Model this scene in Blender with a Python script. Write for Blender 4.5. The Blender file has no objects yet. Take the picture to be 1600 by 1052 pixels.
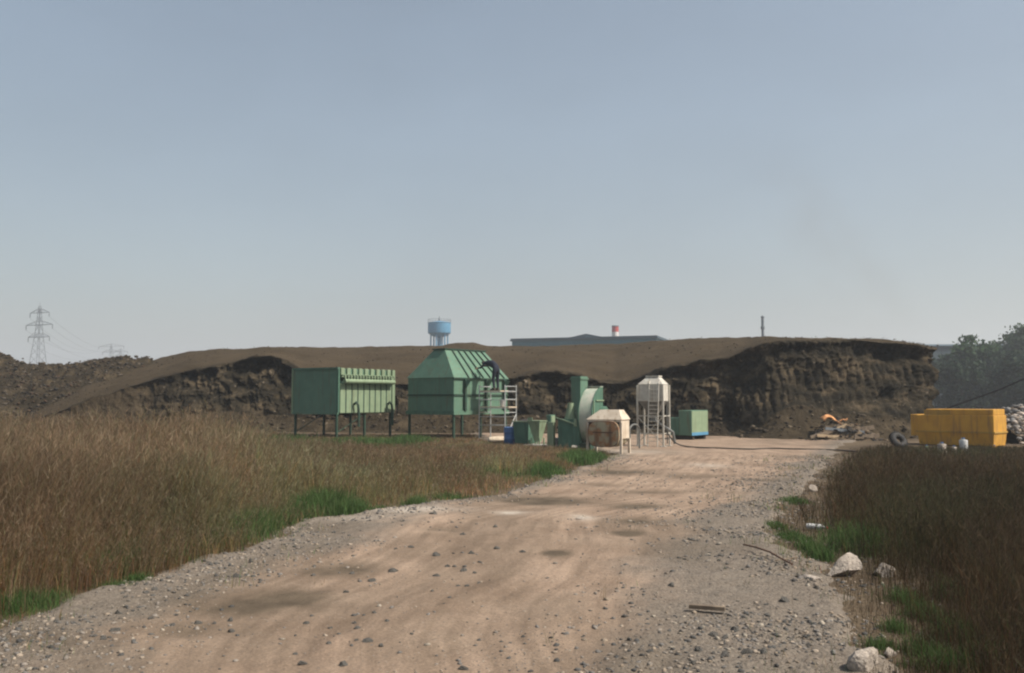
import bpy, bmesh, math, random
import numpy as np
from mathutils import Vector, Matrix, Euler

random.seed(7)
rng = np.random.default_rng(11)
R = math.radians
scene = bpy.context.scene
COL = scene.collection

# ------------------------------------------------------------------ camera
FPX, CAMH = 1422.0, 1.6                       # focal length in photo pixels, eye height
PITCH = math.atan(99.0 / FPX)
cam_d = bpy.data.cameras.new('camera')
cam_d.sensor_width = 36.0
cam_d.lens = 36.0 * FPX / 1600.0
cam_d.clip_start, cam_d.clip_end = 0.1, 6000
cam = bpy.data.objects.new('camera', cam_d)
COL.objects.link(cam)
cam.location = (0, 0, CAMH)
cam.rotation_euler = (math.pi / 2 + PITCH, 0, 0)
scene.camera = cam

# ------------------------------------------------------------------ world, sun, exposure
SUN_EL, SUN_AZ = R(50), R(111)                # azimuth clockwise from +Y (view direction)
world = bpy.data.worlds.new('World'); scene.world = world; world.use_nodes = True
wn = world.node_tree.nodes; wl = world.node_tree.links
wn.clear()
sky = wn.new('ShaderNodeTexSky'); sky.sky_type = 'NISHITA'; sky.sun_disc = False
sky.sun_elevation, sky.sun_rotation = SUN_EL, SUN_AZ
sky.altitude, sky.air_density, sky.dust_density, sky.ozone_density = 100, 1.3, 3.2, 2.5
hs = wn.new('ShaderNodeHueSaturation'); hs.inputs['Saturation'].default_value = 0.74; hs.inputs['Hue'].default_value = 0.492
bg = wn.new('ShaderNodeBackground'); bg.inputs['Strength'].default_value = 0.091
wo = wn.new('ShaderNodeOutputWorld')
# thin uneven haze veil over the whole sky
wtc = wn.new('ShaderNodeTexCoord'); wnz = wn.new('ShaderNodeTexNoise'); wnz.inputs['Scale'].default_value = 2.6; wnz.inputs['Detail'].default_value = 5
wmp = wn.new('ShaderNodeMapping'); wmp.inputs['Scale'].default_value = (1, 1, 2.2)
wrp = wn.new('ShaderNodeMapRange'); wrp.inputs['From Min'].default_value = .3; wrp.inputs['From Max'].default_value = .7; wrp.inputs['To Min'].default_value = .93; wrp.inputs['To Max'].default_value = 1.07
wmx = wn.new('ShaderNodeMixRGB'); wmx.blend_type = 'MULTIPLY'; wmx.inputs[0].default_value = 1
wl.new(wtc.outputs['Generated'], wmp.inputs[0]); wl.new(wmp.outputs[0], wnz.inputs['Vector']); wl.new(wnz.outputs['Fac'], wrp.inputs['Value'])
wl.new(sky.outputs[0], hs.inputs['Color']); wl.new(hs.outputs[0], wmx.inputs[1]); wl.new(wrp.outputs[0], wmx.inputs[2]); wl.new(wmx.outputs[0], bg.inputs['Color']); wl.new(bg.outputs[0], wo.inputs['Surface'])

sd = bpy.data.lights.new('sun', 'SUN'); sd.energy = 5.0; sd.angle = R(0.7); sd.color = (1.0, 0.92, 0.80)
sun = bpy.data.objects.new('sun', sd); COL.objects.link(sun)
s_dir = Vector((math.cos(SUN_EL) * math.sin(SUN_AZ), math.cos(SUN_EL) * math.cos(SUN_AZ), math.sin(SUN_EL)))
sun.rotation_euler = s_dir.to_track_quat('Z', 'Y').to_euler()
sun.location = (60, -10, 60)

vs = scene.view_settings
vs.view_transform = 'Standard'; vs.look = 'None'; vs.exposure = 0.35; vs.gamma = 1.0; vs.use_curve_mapping = False
scene.render.engine = 'CYCLES'
cy = scene.cycles
cy.use_denoising = True
cy.filter_width = 2.2
cy.max_bounces = 6; cy.diffuse_bounces = 3; cy.glossy_bounces = 2; cy.transmission_bounces = 2
cy.transparent_max_bounces = 4; cy.volume_bounces = 1

# ------------------------------------------------------------------ pixel -> world helpers (for measuring the place)
def ray(px, py):
    u, v = (px - 800) / FPX, (526 - py) / FPX
    return u, math.cos(PITCH) - v * math.sin(PITCH), math.sin(PITCH) + v * math.cos(PITCH)
def at(px, py, Y):
    x, y, z = ray(px, py)
    return Vector((x / y * Y, Y, CAMH + z / y * Y))
def gnd(px, py, z=0.0):
    x, y, zz = ray(px, py)
    t = (z - CAMH) / zz
    return Vector((x * t, y * t, z))
def zat(py, Y):
    return at(800, py, Y).z

# ------------------------------------------------------------------ numpy noise
def _hash(ix, iy, seed):
    n = (ix.astype(np.int64) * 374761393 + iy.astype(np.int64) * 668265263 + seed * 1442695041) & 0xFFFFFFFF
    n = ((n ^ (n >> 13)) * 1274126177) & 0xFFFFFFFF
    n = (n ^ (n >> 16)) & 0xFFFFFFFF
    return n / 4294967295.0
def vnoise(x, y, seed=0):
    x = np.asarray(x, float); y = np.asarray(y, float)
    ix, iy = np.floor(x), np.floor(y)
    fx, fy = x - ix, y - iy
    fx = fx * fx * fx * (fx * (fx * 6 - 15) + 10); fy = fy * fy * fy * (fy * (fy * 6 - 15) + 10)
    a, b = _hash(ix, iy, seed), _hash(ix + 1, iy, seed)
    c, d = _hash(ix, iy + 1, seed), _hash(ix + 1, iy + 1, seed)
    return ((a * (1 - fx) + b * fx) * (1 - fy) + (c * (1 - fx) + d * fx) * fy) * 2 - 1
def fbm(x, y, seed=0, octv=4, gain=0.5):
    t, a, n = 0, 1, 0
    x = np.asarray(x, float); y = np.asarray(y, float)
    for k in range(octv):
        t = t + a * vnoise(x, y, seed + k * 17); n += a
        x, y = x * 2.03 + 3.1, y * 2.03 - 1.7; a *= gain
    return t / n
def sstep(a, b, x):
    t = np.clip((np.asarray(x, float) - a) / (b - a), 0, 1)
    return t * t * (3 - 2 * t)

# ------------------------------------------------------------------ materials
def nodes_of(m):
    m.use_nodes = True
    nt = m.node_tree; nt.nodes.clear()
    return nt, nt.nodes, nt.links
def mat(name, col, col2=None, scale=3.0, rough=0.7, metal=0.0, bump=0.0, bscale=40.0, streak=None, spec=0.3, lo=0.4, hi=0.65, detail=6):
    """procedural paint / soil: two colours mixed by noise, optional vertical streaks, bump"""
    m = bpy.data.materials.new(name)
    nt, N, L = nodes_of(m)
    out = N.new('ShaderNodeOutputMaterial'); p = N.new('ShaderNodeBsdfPrincipled')
    L.new(p.outputs[0], out.inputs[0])
    p.inputs['Roughness'].default_value = rough; p.inputs['Metallic'].default_value = metal
    p.inputs['Specular IOR Level'].default_value = spec
    tc = N.new('ShaderNodeTexCoord')
    nz = N.new('ShaderNodeTexNoise'); nz.inputs['Scale'].default_value = scale; nz.inputs['Detail'].default_value = detail
    L.new(tc.outputs['Object'], nz.inputs['Vector'])
    rp = N.new('ShaderNodeValToRGB')
    rp.color_ramp.elements[0].position = lo; rp.color_ramp.elements[1].position = hi
    c2 = col2 or tuple(c * 0.8 for c in col)
    rp.color_ramp.elements[0].color = (*col, 1); rp.color_ramp.elements[1].color = (*c2, 1)
    L.new(nz.outputs['Fac'], rp.inputs[0])
    src = rp.outputs[0]
    if streak:
        mp = N.new('ShaderNodeMapping'); mp.inputs['Scale'].default_value = (9, 9, 0.9)
        L.new(tc.outputs['Object'], mp.inputs[0])
        n2 = N.new('ShaderNodeTexNoise'); n2.inputs['Scale'].default_value = 1.0; n2.inputs['Detail'].default_value = 4
        L.new(mp.outputs[0], n2.inputs['Vector'])
        r2 = N.new('ShaderNodeValToRGB'); r2.color_ramp.elements[0].position = 0.52; r2.color_ramp.elements[1].position = 0.75
        L.new(n2.outputs['Fac'], r2.inputs[0])
        mx = N.new('ShaderNodeMixRGB'); mx.inputs[2].default_value = (*streak, 1)
        L.new(r2.outputs[0], mx.inputs[0]); L.new(src, mx.inputs[1])
        src = mx.outputs[0]
    L.new(src, p.inputs['Base Color'])
    if bump:
        n3 = N.new('ShaderNodeTexNoise'); n3.inputs['Scale'].default_value = bscale; n3.inputs['Detail'].default_value = 5
        L.new(tc.outputs['Object'], n3.inputs['Vector'])
        b = N.new('ShaderNodeBump'); b.inputs['Strength'].default_value = bump; b.inputs['Distance'].default_value = 0.05
        L.new(n3.outputs['Fac'], b.inputs['Height']); L.new(b.outputs[0], p.inputs['Normal'])
    return m
def attr_mat(name, rough=0.85, translucent=0.0, bump=0.0, bscale=60):
    """colour comes from the per-piece colour attribute 'col'"""
    m = bpy.data.materials.new(name)
    nt, N, L = nodes_of(m)
    out = N.new('ShaderNodeOutputMaterial'); p = N.new('ShaderNodeBsdfPrincipled')
    p.inputs['Roughness'].default_value = rough; p.inputs['Specular IOR Level'].default_value = 0.15
    a = N.new('ShaderNodeAttribute'); a.attribute_name = 'col'
    L.new(a.outputs['Color'], p.inputs['Base Color'])
    if translucent:
        t = N.new('ShaderNodeBsdfTranslucent'); L.new(a.outputs['Color'], t.inputs['Color'])
        mx = N.new('ShaderNodeMixShader'); mx.inputs[0].default_value = translucent
        L.new(p.outputs[0], mx.inputs[1]); L.new(t.outputs[0], mx.inputs[2]); L.new(mx.outputs[0], out.inputs[0])
    else:
        L.new(p.outputs[0], out.inputs[0])
    if bump:
        tc = N.new('ShaderNodeTexCoord')
        n3 = N.new('ShaderNodeTexNoise'); n3.inputs['Scale'].default_value = bscale; n3.inputs['Detail'].default_value = 4
        L.new(tc.outputs['Object'], n3.inputs['Vector'])
        b = N.new('ShaderNodeBump'); b.inputs['Strength'].default_value = bump; b.inputs['Distance'].default_value = 0.02
        L.new(n3.outputs['Fac'], b.inputs['Height']); L.new(b.outputs[0], p.inputs['Normal'])
    return m

M = {}
M['green'] = mat('green_paint', (.100, .184, .130), (.085, .163, .115), 2.2, .75, streak=(.105, .125, .078), bump=.05, bscale=6)
M['green_trim'] = mat('dark_green_trim', (.022, .060, .042), (.03, .045, .03), 5, .7)
M['green_deep'] = mat('deep_green_paint', (.075, .155, .108), (.058, .125, .088), 3, .7, streak=(.055, .095, .065))
M['green_pale_or_lit'] = mat('pale_and_sunlit_green', (.215, .28, .178), (.185, .25, .158), 4, .7, streak=(.15, .175, .105))  # pale green parts, and sunlight painted onto filter, container and control box faces
M['fan'] = mat('fan_sheet', (.40, .40, .33), (.30, .36, .28), 2.5, .5, streak=(.22, .27, .2))
M['cream'] = mat('cream_paint', (.58, .50, .40), (.48, .40, .31), 4, .7, streak=(.34, .25, .16), bump=.05, bscale=8)
M['rust'] = mat('rusty_drum', (.34, .30, .20), (.30, .15, .07), 4.5, .8, streak=(.14, .09, .055), bump=.2, bscale=25, lo=.42, hi=.6)
M['white'] = mat('white_paint', (.52, .50, .44), (.43, .40, .35), 5, .6, streak=(.30, .26, .20))
M['galv'] = mat('grey_hopper_steel', (.20, .20, .19), (.13, .13, .12), 6, .5, metal=.3)
M['alu'] = mat('scaffold_aluminium', (.46, .47, .46), (.36, .38, .38), 8, .45, metal=.25)
M['board'] = mat('scaffold_board', (.55, .46, .34), (.42, .34, .25), 9, .8)
M['yellow'] = mat('yellow_paint', (.54, .285, .04), (.47, .24, .036), 3, .65, streak=(.27, .14, .05))
M['yellow_dark'] = mat('ochre_paint', (.42, .25, .045), (.36, .2, .04), 3, .6, streak=(.22, .13, .05))
M['black'] = mat('black_rubber', (.022, .022, .024), (.035, .033, .03), 8, .75)
M['blue'] = mat('blue_plastic', (.06, .14, .30), (.05, .11, .24), 4, .45)
M['tankblue'] = mat('water_tank_blue', (.10, .27, .42), (.085, .23, .37), 2, .5, streak=(.07, .19, .3))
M['steel'] = mat('grey_steel', (.20, .22, .24), (.16, .18, .2), 4, .55, metal=.3)
M['hallblue'] = mat('hall_cladding', (.06, .15, .18), (.05, .13, .16), .3, .6)
M['hallroof'] = mat('hall_roof', (.06, .09, .11), (.05, .075, .09), .3, .7)
M['shed'] = mat('shed_cladding', (.05, .075, .09), (.04, .06, .07), .2, .7)
M['red'] = mat('red_band', (.42, .06, .05), (.34, .05, .045), 1, .6)
M['chalk'] = mat('white_band', (.62, .60, .58), (.52, .5, .48), 1, .6)
M['wood'] = mat('grey_wood', (.20, .155, .11), (.12, .09, .065), 9, .85)
M['wood_pale'] = mat('pale_wood', (.42, .32, .21), (.30, .22, .14), 9, .85)
M['dark'] = mat('dark_scrap', (.03, .03, .03), (.06, .045, .03), 12, .8)
M['orange'] = mat('orange_sheeting', (.55, .27, .11), (.42, .19, .08), 6, .7)
M['plastic'] = mat('white_plastic', (.50, .50, .49), (.40, .40, .39), 12, .4)
M['concrete'] = mat('pale_concrete', (.40, .345, .29), (.22, .19, .165), 6, .9, bump=.5, bscale=9)
M['rock'] = mat('grey_rock', (.135, .125, .11), (.075, .072, .068), 14, .9, bump=.6, bscale=40)
M['navy'] = mat('navy_overall', (.012, .016, .03), (.009, .012, .022), 12, .85)
M['skin'] = mat('skin', (.42, .24, .16), (.38, .2, .14), 20, .6)
M['bark'] = mat('bark', (.05, .042, .033), (.03, .026, .02), 6, .9)
M['leaf'] = attr_mat('leaves', .7, .3)
M['grass'] = attr_mat('grass_blades', .8, .42)
M['stone_attr'] = attr_mat('gravel_stone', .9, 0, .4)
M['rust_bar'] = mat('rusty_rod', (.12, .06, .035), (.07, .04, .03), 20, .8)

# ------------------------------------------------------------------ mesh builders
def link(name, me, m, parent=None, smooth=False, loc=None):
    me.materials.append(m)
    if smooth:
        me.polygons.foreach_set('use_smooth', np.ones(len(me.polygons), bool))
    o = bpy.data.objects.new(name, me); COL.objects.link(o)
    if parent is not None: o.parent = parent
    if loc is not None: o.location = loc
    return o
def np_mesh(name, verts, faces_list, col=None, attrs=None):
    """verts (n,3); faces_list = list of int arrays (m,k)"""
    me = bpy.data.meshes.new(name)
    verts = np.asarray(verts, np.float32)
    me.vertices.add(len(verts)); me.vertices.foreach_set('co', verts.ravel())
    loops = np.concatenate([f.ravel() for f in faces_list]).astype(np.int32)
    tot = np.concatenate([np.full(len(f), f.shape[1]) for f in faces_list])
    start = np.concatenate([[0], np.cumsum(tot)[:-1]]).astype(np.int32)
    me.loops.add(len(loops)); me.loops.foreach_set('vertex_index', loops)
    me.polygons.add(len(tot)); me.polygons.foreach_set('loop_start', start)
    me.update(calc_edges=True)
    if col is not None:
        a = me.attributes.new('col', 'FLOAT_COLOR', 'POINT')
        a.data.foreach_set('color', np.c_[col, np.ones(len(col))].astype(np.float32).ravel())
    for k, v in (attrs or {}).items():
        a = me.attributes.new(k, 'FLOAT', 'POINT'); a.data.foreach_set('value', np.asarray(v, np.float32).ravel())
    return me
class MB:
    def __init__(s): s.v = []; s.f = []
    def add(s, vs, fs):
        b = len(s.v); s.v += [tuple(v) for v in vs]; s.f += [tuple(i + b for i in f) for f in fs]; return s
    def box(s, x0, x1, y0, y1, z0, z1):
        return s.add([(x0, y0, z0), (x1, y0, z0), (x1, y1, z0), (x0, y1, z0), (x0, y0, z1), (x1, y0, z1), (x1, y1, z1), (x0, y1, z1)],
                     [(3, 2, 1, 0), (4, 5, 6, 7), (0, 1, 5, 4), (1, 2, 6, 5), (2, 3, 7, 6), (3, 0, 4, 7)])
    def frustum(s, a, za, b, zb):
        """a, b = (x0,x1,y0,y1) rectangles at heights za < zb"""
        p = [(a[0], a[2], za), (a[1], a[2], za), (a[1], a[3], za), (a[0], a[3], za), (b[0], b[2], zb), (b[1], b[2], zb), (b[1], b[3], zb), (b[0], b[3], zb)]
        return s.add(p, [(3, 2, 1, 0), (4, 5, 6, 7), (0, 1, 5, 4), (1, 2, 6, 5), (2, 3, 7, 6), (3, 0, 4, 7)])
    def bar(s, p0, p1, w, h=None):
        h = h or w
        p0, p1 = Vector(p0), Vector(p1); d = (p1 - p0).normalized()
        up = Vector((0, 0, 1)) if abs(d.z) < .95 else Vector((0, 1, 0))
        a = d.cross(up).normalized() * (w / 2); b = a.cross(d).normalized() * (h / 2)
        vs = [p + sa * a + sb * b for p in (p0, p1) for sa, sb in ((-1, -1), (1, -1), (1, 1), (-1, 1))]
        return s.add(vs, [(3, 2, 1, 0), (4, 5, 6, 7), (0, 1, 5, 4), (1, 2, 6, 5), (2, 3, 7, 6), (3, 0, 4, 7)])
    def tube(s, pts, r, n=8, cap=True):
        pts = [Vector(p) for p in pts]; k = len(pts)
        rs = r if isinstance(r, (list, tuple)) else [r] * k
        vs = []; prev = None
        for i, p in enumerate(pts):
            d = (pts[min(i + 1, k - 1)] - pts[max(i - 1, 0)]).normalized()
            if prev is None:
                up = Vector((0, 0, 1)) if abs(d.z) < .9 else Vector((1, 0, 0))
                a = d.cross(up).normalized()
            else:
                a = (prev - d * prev.dot(d)).normalized()
            prev = a; b = d.cross(a)
            vs += [p + rs[i] * (math.cos(2 * math.pi * j / n) * a + math.sin(2 * math.pi * j / n) * b) for j in range(n)]
        fs = [(i * n + j, i * n + (j + 1) % n, (i + 1) * n + (j + 1) % n, (i + 1) * n + j) for i in range(k - 1) for j in range(n)]
        if cap: fs += [tuple(range(n))[::-1], tuple((k - 1) * n + j for j in range(n))]
        return s.add(vs, fs)
    def lathe(s, prof, n=24, c=(0, 0)):
        vs = [(c[0] + r * math.cos(2 * math.pi * j / n), c[1] + r * math.sin(2 * math.pi * j / n), z) for r, z in prof for j in range(n)]
        k = len(prof)
        fs = [(i * n + j, i * n + (j + 1) % n, (i + 1) * n + (j + 1) % n, (i + 1) * n + j) for i in range(k - 1) for j in range(n)]
        fs += [tuple(range(n))[::-1], tuple((k - 1) * n + j for j in range(n))]
        return s.add(vs, fs)
    def prism(s, poly, axis, a, b):
        """poly of 2-D points extruded along axis ('x','y','z') from a to b"""
        def P(p, t): return {'x': (t, p[0], p[1]), 'y': (p[0], t, p[1]), 'z': (p[0], p[1], t)}[axis]
        n = len(poly)
        vs = [P(p, a) for p in poly] + [P(p, b) for p in poly]
        fs = [tuple(range(n))[::-1], tuple(range(n, 2 * n))] + [(i, (i + 1) % n, n + (i + 1) % n, n + i) for i in range(n)]
        return s.add(vs, fs)
    def build(s, name, m, parent=None, smooth=False, bevel=0.0, loc=None):
        me = bpy.data.meshes.new(name); me.from_pydata(s.v, [], s.f)
        bm = bmesh.new(); bm.from_mesh(me); bmesh.ops.recalc_face_normals(bm, faces=bm.faces)
        if bevel:
            bmesh.ops.bevel(bm, geom=[e for e in bm.edges if e.calc_face_angle(0) > .5], offset=bevel, segments=1, affect='EDGES', clamp_overlap=True)
        bm.to_mesh(me); bm.free()
        if smooth:
            try: me.set_sharp_from_angle(angle=R(40))
            except Exception: pass
        return link(name, me, m, parent, smooth, loc)
def tag(o, label=None, cat=None, group=None, kind=None):
    if label: o['label'] = label
    if cat: o['category'] = cat
    if group: o['group'] = group
    if kind: o['kind'] = kind
    return o
def thing(name, label, cat, loc=(0, 0, 0), rotz=0.0, group=None):
    o = bpy.data.objects.new(name, None); COL.objects.link(o)
    o.empty_display_size = .2
    o.location = loc; o.rotation_euler = (0, 0, rotz)
    return tag(o, label, cat, group)
def copy_tree(o, parent=None):
    c = o.copy(); COL.objects.link(c); c.parent = parent
    for ch in list(o.children): copy_tree(ch, c)
    return c

# ================================================================== SETTING
# ---------------------------------------------------------- ground sheet
def soil_material():
    m = bpy.data.materials.new('field_soil')
    nt, N, L = nodes_of(m)
    out = N.new('ShaderNodeOutputMaterial'); p = N.new('ShaderNodeBsdfPrincipled'); L.new(p.outputs[0], out.inputs[0])
    p.inputs['Roughness'].default_value = .95; p.inputs['Specular IOR Level'].default_value = .1
    tc = N.new('ShaderNodeTexCoord')
    n1 = N.new('ShaderNodeTexNoise'); n1.inputs['Scale'].default_value = .6; n1.inputs['Detail'].default_value = 9
    L.new(tc.outputs['Object'], n1.inputs['Vector'])
    r = N.new('ShaderNodeValToRGB'); e = r.color_ramp.elements
    e[0].position, e[1].position = .35, .7; e[0].color = (.065, .048, .032, 1); e[1].color = (.14, .105, .07, 1)
    L.new(n1.outputs['Fac'], r.inputs[0]); L.new(r.outputs[0], p.inputs['Base Color'])
    n2 = N.new('ShaderNodeTexNoise'); n2.inputs['Scale'].default_value = 22; n2.inputs['Detail'].default_value = 6
    L.new(tc.outputs['Object'], n2.inputs['Vector'])
    b = N.new('ShaderNodeBump'); b.inputs['Strength'].default_value = .8; b.inputs['Distance'].default_value = .05
    L.new(n2.outputs['Fac'], b.inputs['Height']); L.new(b.outputs[0], p.inputs['Normal'])
    return m
M['soil'] = soil_material()
g = MB(); ys = [-200, -20, 0, 10, 20, 40, 80, 200, 600, 1800]; xs = [-1400, -300, -60, -20, 0, 20, 60, 300, 1400]
g.add([(x, y, 0) for y in ys for x in xs], [(j * 9 + i, j * 9 + i + 1, (j + 1) * 9 + i + 1, (j + 1) * 9 + i) for j in range(9) for i in range(8)])
tag(g.build('ground', M['soil']), kind='structure')

# ---------------------------------------------------------- dirt track and yard
LE = [gnd(*p) for p in ((-300, 1140), (-60, 1000), (90, 944), (230, 908), (400, 852), (480, 815), (600, 795), (760, 778), (860, 748), (940, 720), (968, 710))]
LEy = [p.y for p in LE] + [30, 33, 36, 45]; LEx = [p.x for p in LE] + [2.7, 1.2, -1.0, -2.0]
RE = [gnd(*p) for p in ((1350, 1140), (1335, 1040), (1322, 940), (1268, 892), (1195, 822), (1232, 790), (1250, 760), (1288, 722), (1304, 706))]
REy = [p.y for p in RE] + [30, 34, 40, 45]; REx = [p.x for p in RE] + [10.6, 12.4, 16.0, 17.0]
def x_left(y): return np.interp(y, LEy, LEx)
def x_right(y): return np.interp(y, REy, REx)
def blob(X, Y, px, py, rx, ry):
    """a patch of ground centred where the photo shows it, radii in metres from its size in pixels"""
    c = gnd(px, py)
    return np.exp(-(((X - c.x) / (rx * c.y / FPX)) ** 2 + ((Y - c.y) / (ry * c.y ** 2 / (CAMH * FPX))) ** 2))
nr, nc = 620, 300
yy = 3.0 * (45 / 3.0) ** (np.linspace(0, 1, nr)); tt = np.linspace(-.10, 1.10, nc)
TY, TT = np.meshgrid(yy, tt, indexing='ij')
TL, TR = x_left(TY), x_right(TY)
TX = TL + (TR - TL) * TT
wob = fbm(TX * 1.3, TY * 1.3, 5, 4) * .35
dl, dr = TX - TL + wob, TR - TX + wob                           # metres inside the left / right edge
edge = np.minimum(dl, dr)
rw = np.interp(TY, [4, 6, 8, 10, 14, 20, 30], [1.3, 1.55, 1.6, 1.35, .9, .7, .5])
gr_r = sstep(rw + .35, rw - .45, TR - TX + fbm(TX * .9, TY * .9, 8, 4) * .6)
lw = np.interp(TY, [4, 7, 9, 12, 14, 20, 30], [.9, 1.1, 1.0, 1.1, .5, .35, .2])
gr_l = sstep(lw + .3, lw - .3, TX - TL + fbm(TX * .9, TY * .9, 9, 4) * .5)
gravel = np.clip(np.maximum(gr_r, gr_l), 0, 1)
damp = np.zeros_like(TX)
for (px, py, rx, ry, k) in ((430, 945, 150, 26, .95), (330, 985, 150, 20, .6), (525, 893, 70, 14, .7), (850, 784, 85, 7, .9), (987, 792, 50, 5, .9), (975, 739, 55, 5, .85),
                            (987, 817, 45, 6, .8), (981, 835, 32, 6, .7), (866, 866, 26, 6, .9), (1080, 745, 60, 4, .45), (1180, 752, 50, 3, .5), (60, 1010, 120, 22, .5), (700, 830, 50, 5, .4), (1010, 770, 70, 3, .5), (700, 960, 90, 6, .35), (1110, 770, 40, 3, .5), (930, 760, 40, 3, .5)):
    damp = np.maximum(damp, k * blob(TX, TY, px, py, rx, ry))
damp = np.clip(damp * 1.35 * (1 + .9 * fbm(TX * 1.5, TY * .9, 31, 5)), 0, 1)
damp = np.maximum(damp, .38 * sstep(.12, .5, fbm(TX * .5 + 8, TY * .28, 33, 5)))
pale = np.zeros_like(TX)
for (px, py, rx, ry, k) in ((640, 801, 75, 6, .9), (800, 803, 26, 3, 1), (915, 811, 22, 4, .75), (990, 707, 60, 4, .5), (1100, 728, 30, 3, .6), (560, 812, 60, 5, .4)):
    pale = np.maximum(pale, k * blob(TX, TY, px, py, rx, ry))
pale = np.clip(pale * (1 + .8 * fbm(TX * 2.5, TY * 1.5, 35, 4)), 0, 1)
TZ = .022 + .028 * fbm(TX * .7, TY * .55, 1, 3) + .014 * fbm(TX * 3, TY * 2.6, 2, 4) + gravel * (.012 * fbm(TX * 9, TY * 9, 3, 3) + .016) - .02 * damp
TZ = TZ + gravel * gr_r * .05 * np.clip(fbm(TX * 1.6, TY * 1.6, 6, 3), 0, 1)
# wheel ruts running along the track
for off in (.36, .58):
    TZ -= .022 * np.exp(-((TT - off - .03 * fbm(TY * .2, TY * 0, 12, 2)) / .045) ** 2)
TZ = np.maximum(TZ, .006) * sstep(-.12, .12, edge) - .03 * sstep(.10, -.25, edge)
TZ[:, 0] = TZ[:, -1] = -.05
idx = np.arange(nr * nc).reshape(nr, nc)
quads = np.stack([idx[:-1, :-1], idx[:-1, 1:], idx[1:, 1:], idx[1:, :-1]], -1).reshape(-1, 4)
def track_material():
    m = bpy.data.materials.new('dirt_track')
    nt, N, L = nodes_of(m)
    out = N.new('ShaderNodeOutputMaterial'); p = N.new('ShaderNodeBsdfPrincipled'); L.new(p.outputs[0], out.inputs[0])
    p.inputs['Roughness'].default_value = .95; p.inputs['Specular IOR Level'].default_value = .12
    tc = N.new('ShaderNodeTexCoord')
    def noise(s, d=6, r=.55):
        n = N.new('ShaderNodeTexNoise'); n.inputs['Scale'].default_value = s; n.inputs['Detail'].default_value = d; n.inputs['Roughness'].default_value = r
        L.new(tc.outputs['Object'], n.inputs['Vector']); return n.outputs['Fac']
    def ramp(f, a, b, ca, cb):
        r = N.new('ShaderNodeValToRGB'); e = r.color_ramp.elements
        e[0].position, e[1].position = a, b; e[0].color = (*ca, 1); e[1].color = (*cb, 1); L.new(f, r.inputs[0]); return r.outputs[0]
    def mix(f, a, b):
        x = N.new('ShaderNodeMixRGB'); L.new(f, x.inputs[0]); L.new(a, x.inputs[1]); L.new(b, x.inputs[2]); return x.outputs[0]
    def at_(n):
        a = N.new('ShaderNodeAttribute'); a.attribute_name = n; return a.outputs['Fac']
    sand = ramp(noise(1.1, 9), .3, .72, (.248, .178, .130), (.345, .260, .195))
    fine = ramp(noise(45, 5), .38, .62, (.62, .62, .62), (1.12, 1.1, 1.06))
    mul = N.new('ShaderNodeMixRGB'); mul.blend_type = 'MULTIPLY'; mul.inputs[0].default_value = .6
    L.new(sand, mul.inputs[1]); L.new(fine, mul.inputs[2])
    vo = N.new('ShaderNodeTexVoronoi'); vo.inputs['Scale'].default_value = 34; L.new(tc.outputs['Object'], vo.inputs['Vector'])
    sep = N.new('ShaderNodeSeparateColor'); L.new(vo.outputs['Color'], sep.inputs[0])
    grav = ramp(sep.outputs[0], .0, 1.0, (.068, .064, .057), (.205, .185, .155))
    g2 = mix(noise(1.4, 6), grav, ramp(noise(30), .3, .7, (.118, .098, .080), (.205, .172, .138)))
    dampc = ramp(noise(3, 6), .3, .7, (.07, .054, .038), (.125, .096, .068))
    palec = ramp(noise(8, 6), .3, .7, (.32, .27, .22), (.45, .40, .34))
    cb = N.new('ShaderNodeCombineXYZ'); L.new(at_('across'), cb.inputs[0]); L.new(at_('along'), cb.inputs[1])
    mp = N.new('ShaderNodeMapping'); mp.inputs['Scale'].default_value = (7.0, .55, 1); L.new(cb.outputs[0], mp.inputs[0])
    ns = N.new('ShaderNodeTexNoise'); ns.inputs['Scale'].default_value = 1; ns.inputs['Detail'].default_value = 6; L.new(mp.outputs[0], ns.inputs['Vector'])
    wheel = ramp(ns.outputs['Fac'], .36, .62, (.70, .69, .68), (1.12, 1.12, 1.12))
    mw = N.new('ShaderNodeMixRGB'); mw.blend_type = 'MULTIPLY'; mw.inputs[0].default_value = .8; L.new(mul.outputs[0], mw.inputs[1]); L.new(wheel, mw.inputs[2])
    v2 = N.new('ShaderNodeTexVoronoi'); v2.inputs['Scale'].default_value = 24; L.new(tc.outputs['Object'], v2.inputs['Vector'])
    sp = ramp(v2.outputs['Distance'], .13, .2, (1, 1, 1), (0, 0, 0))
    s2 = N.new('ShaderNodeSeparateColor'); L.new(v2.outputs['Color'], s2.inputs[0])
    gate = ramp(s2.outputs[1], .55, .6, (0, 0, 0), (1, 1, 1))
    mg = N.new('ShaderNodeMixRGB'); mg.blend_type = 'MULTIPLY'; mg.inputs[0].default_value = 1; L.new(sp, mg.inputs[1]); L.new(gate, mg.inputs[2])
    pebc = ramp(s2.outputs[0], .2, .8, (.10, .095, .09), (.40, .34, .28))
    sandp = mix(mg.outputs[0], mw.outputs[0], pebc)
    c = mix(at_('gravel'), sandp, g2)
    c = mix(at_('damp'), c, dampc)
    c = mix(at_('pale'), c, palec)
    L.new(c, p.inputs['Base Color'])
    b = N.new('ShaderNodeBump'); b.inputs['Strength'].default_value = .55; b.inputs['Distance'].default_value = .02
    L.new(noise(55, 6, .65), b.inputs['Height'])
    gb = N.new('ShaderNodeBump'); gb.inputs['Distance'].default_value = .012; gb.invert = True
    L.new(at_('gravel'), gb.inputs['Strength']); L.new(vo.outputs['Distance'], gb.inputs['Height']); L.new(gb.outputs[0], b.inputs['Normal'])
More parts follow.
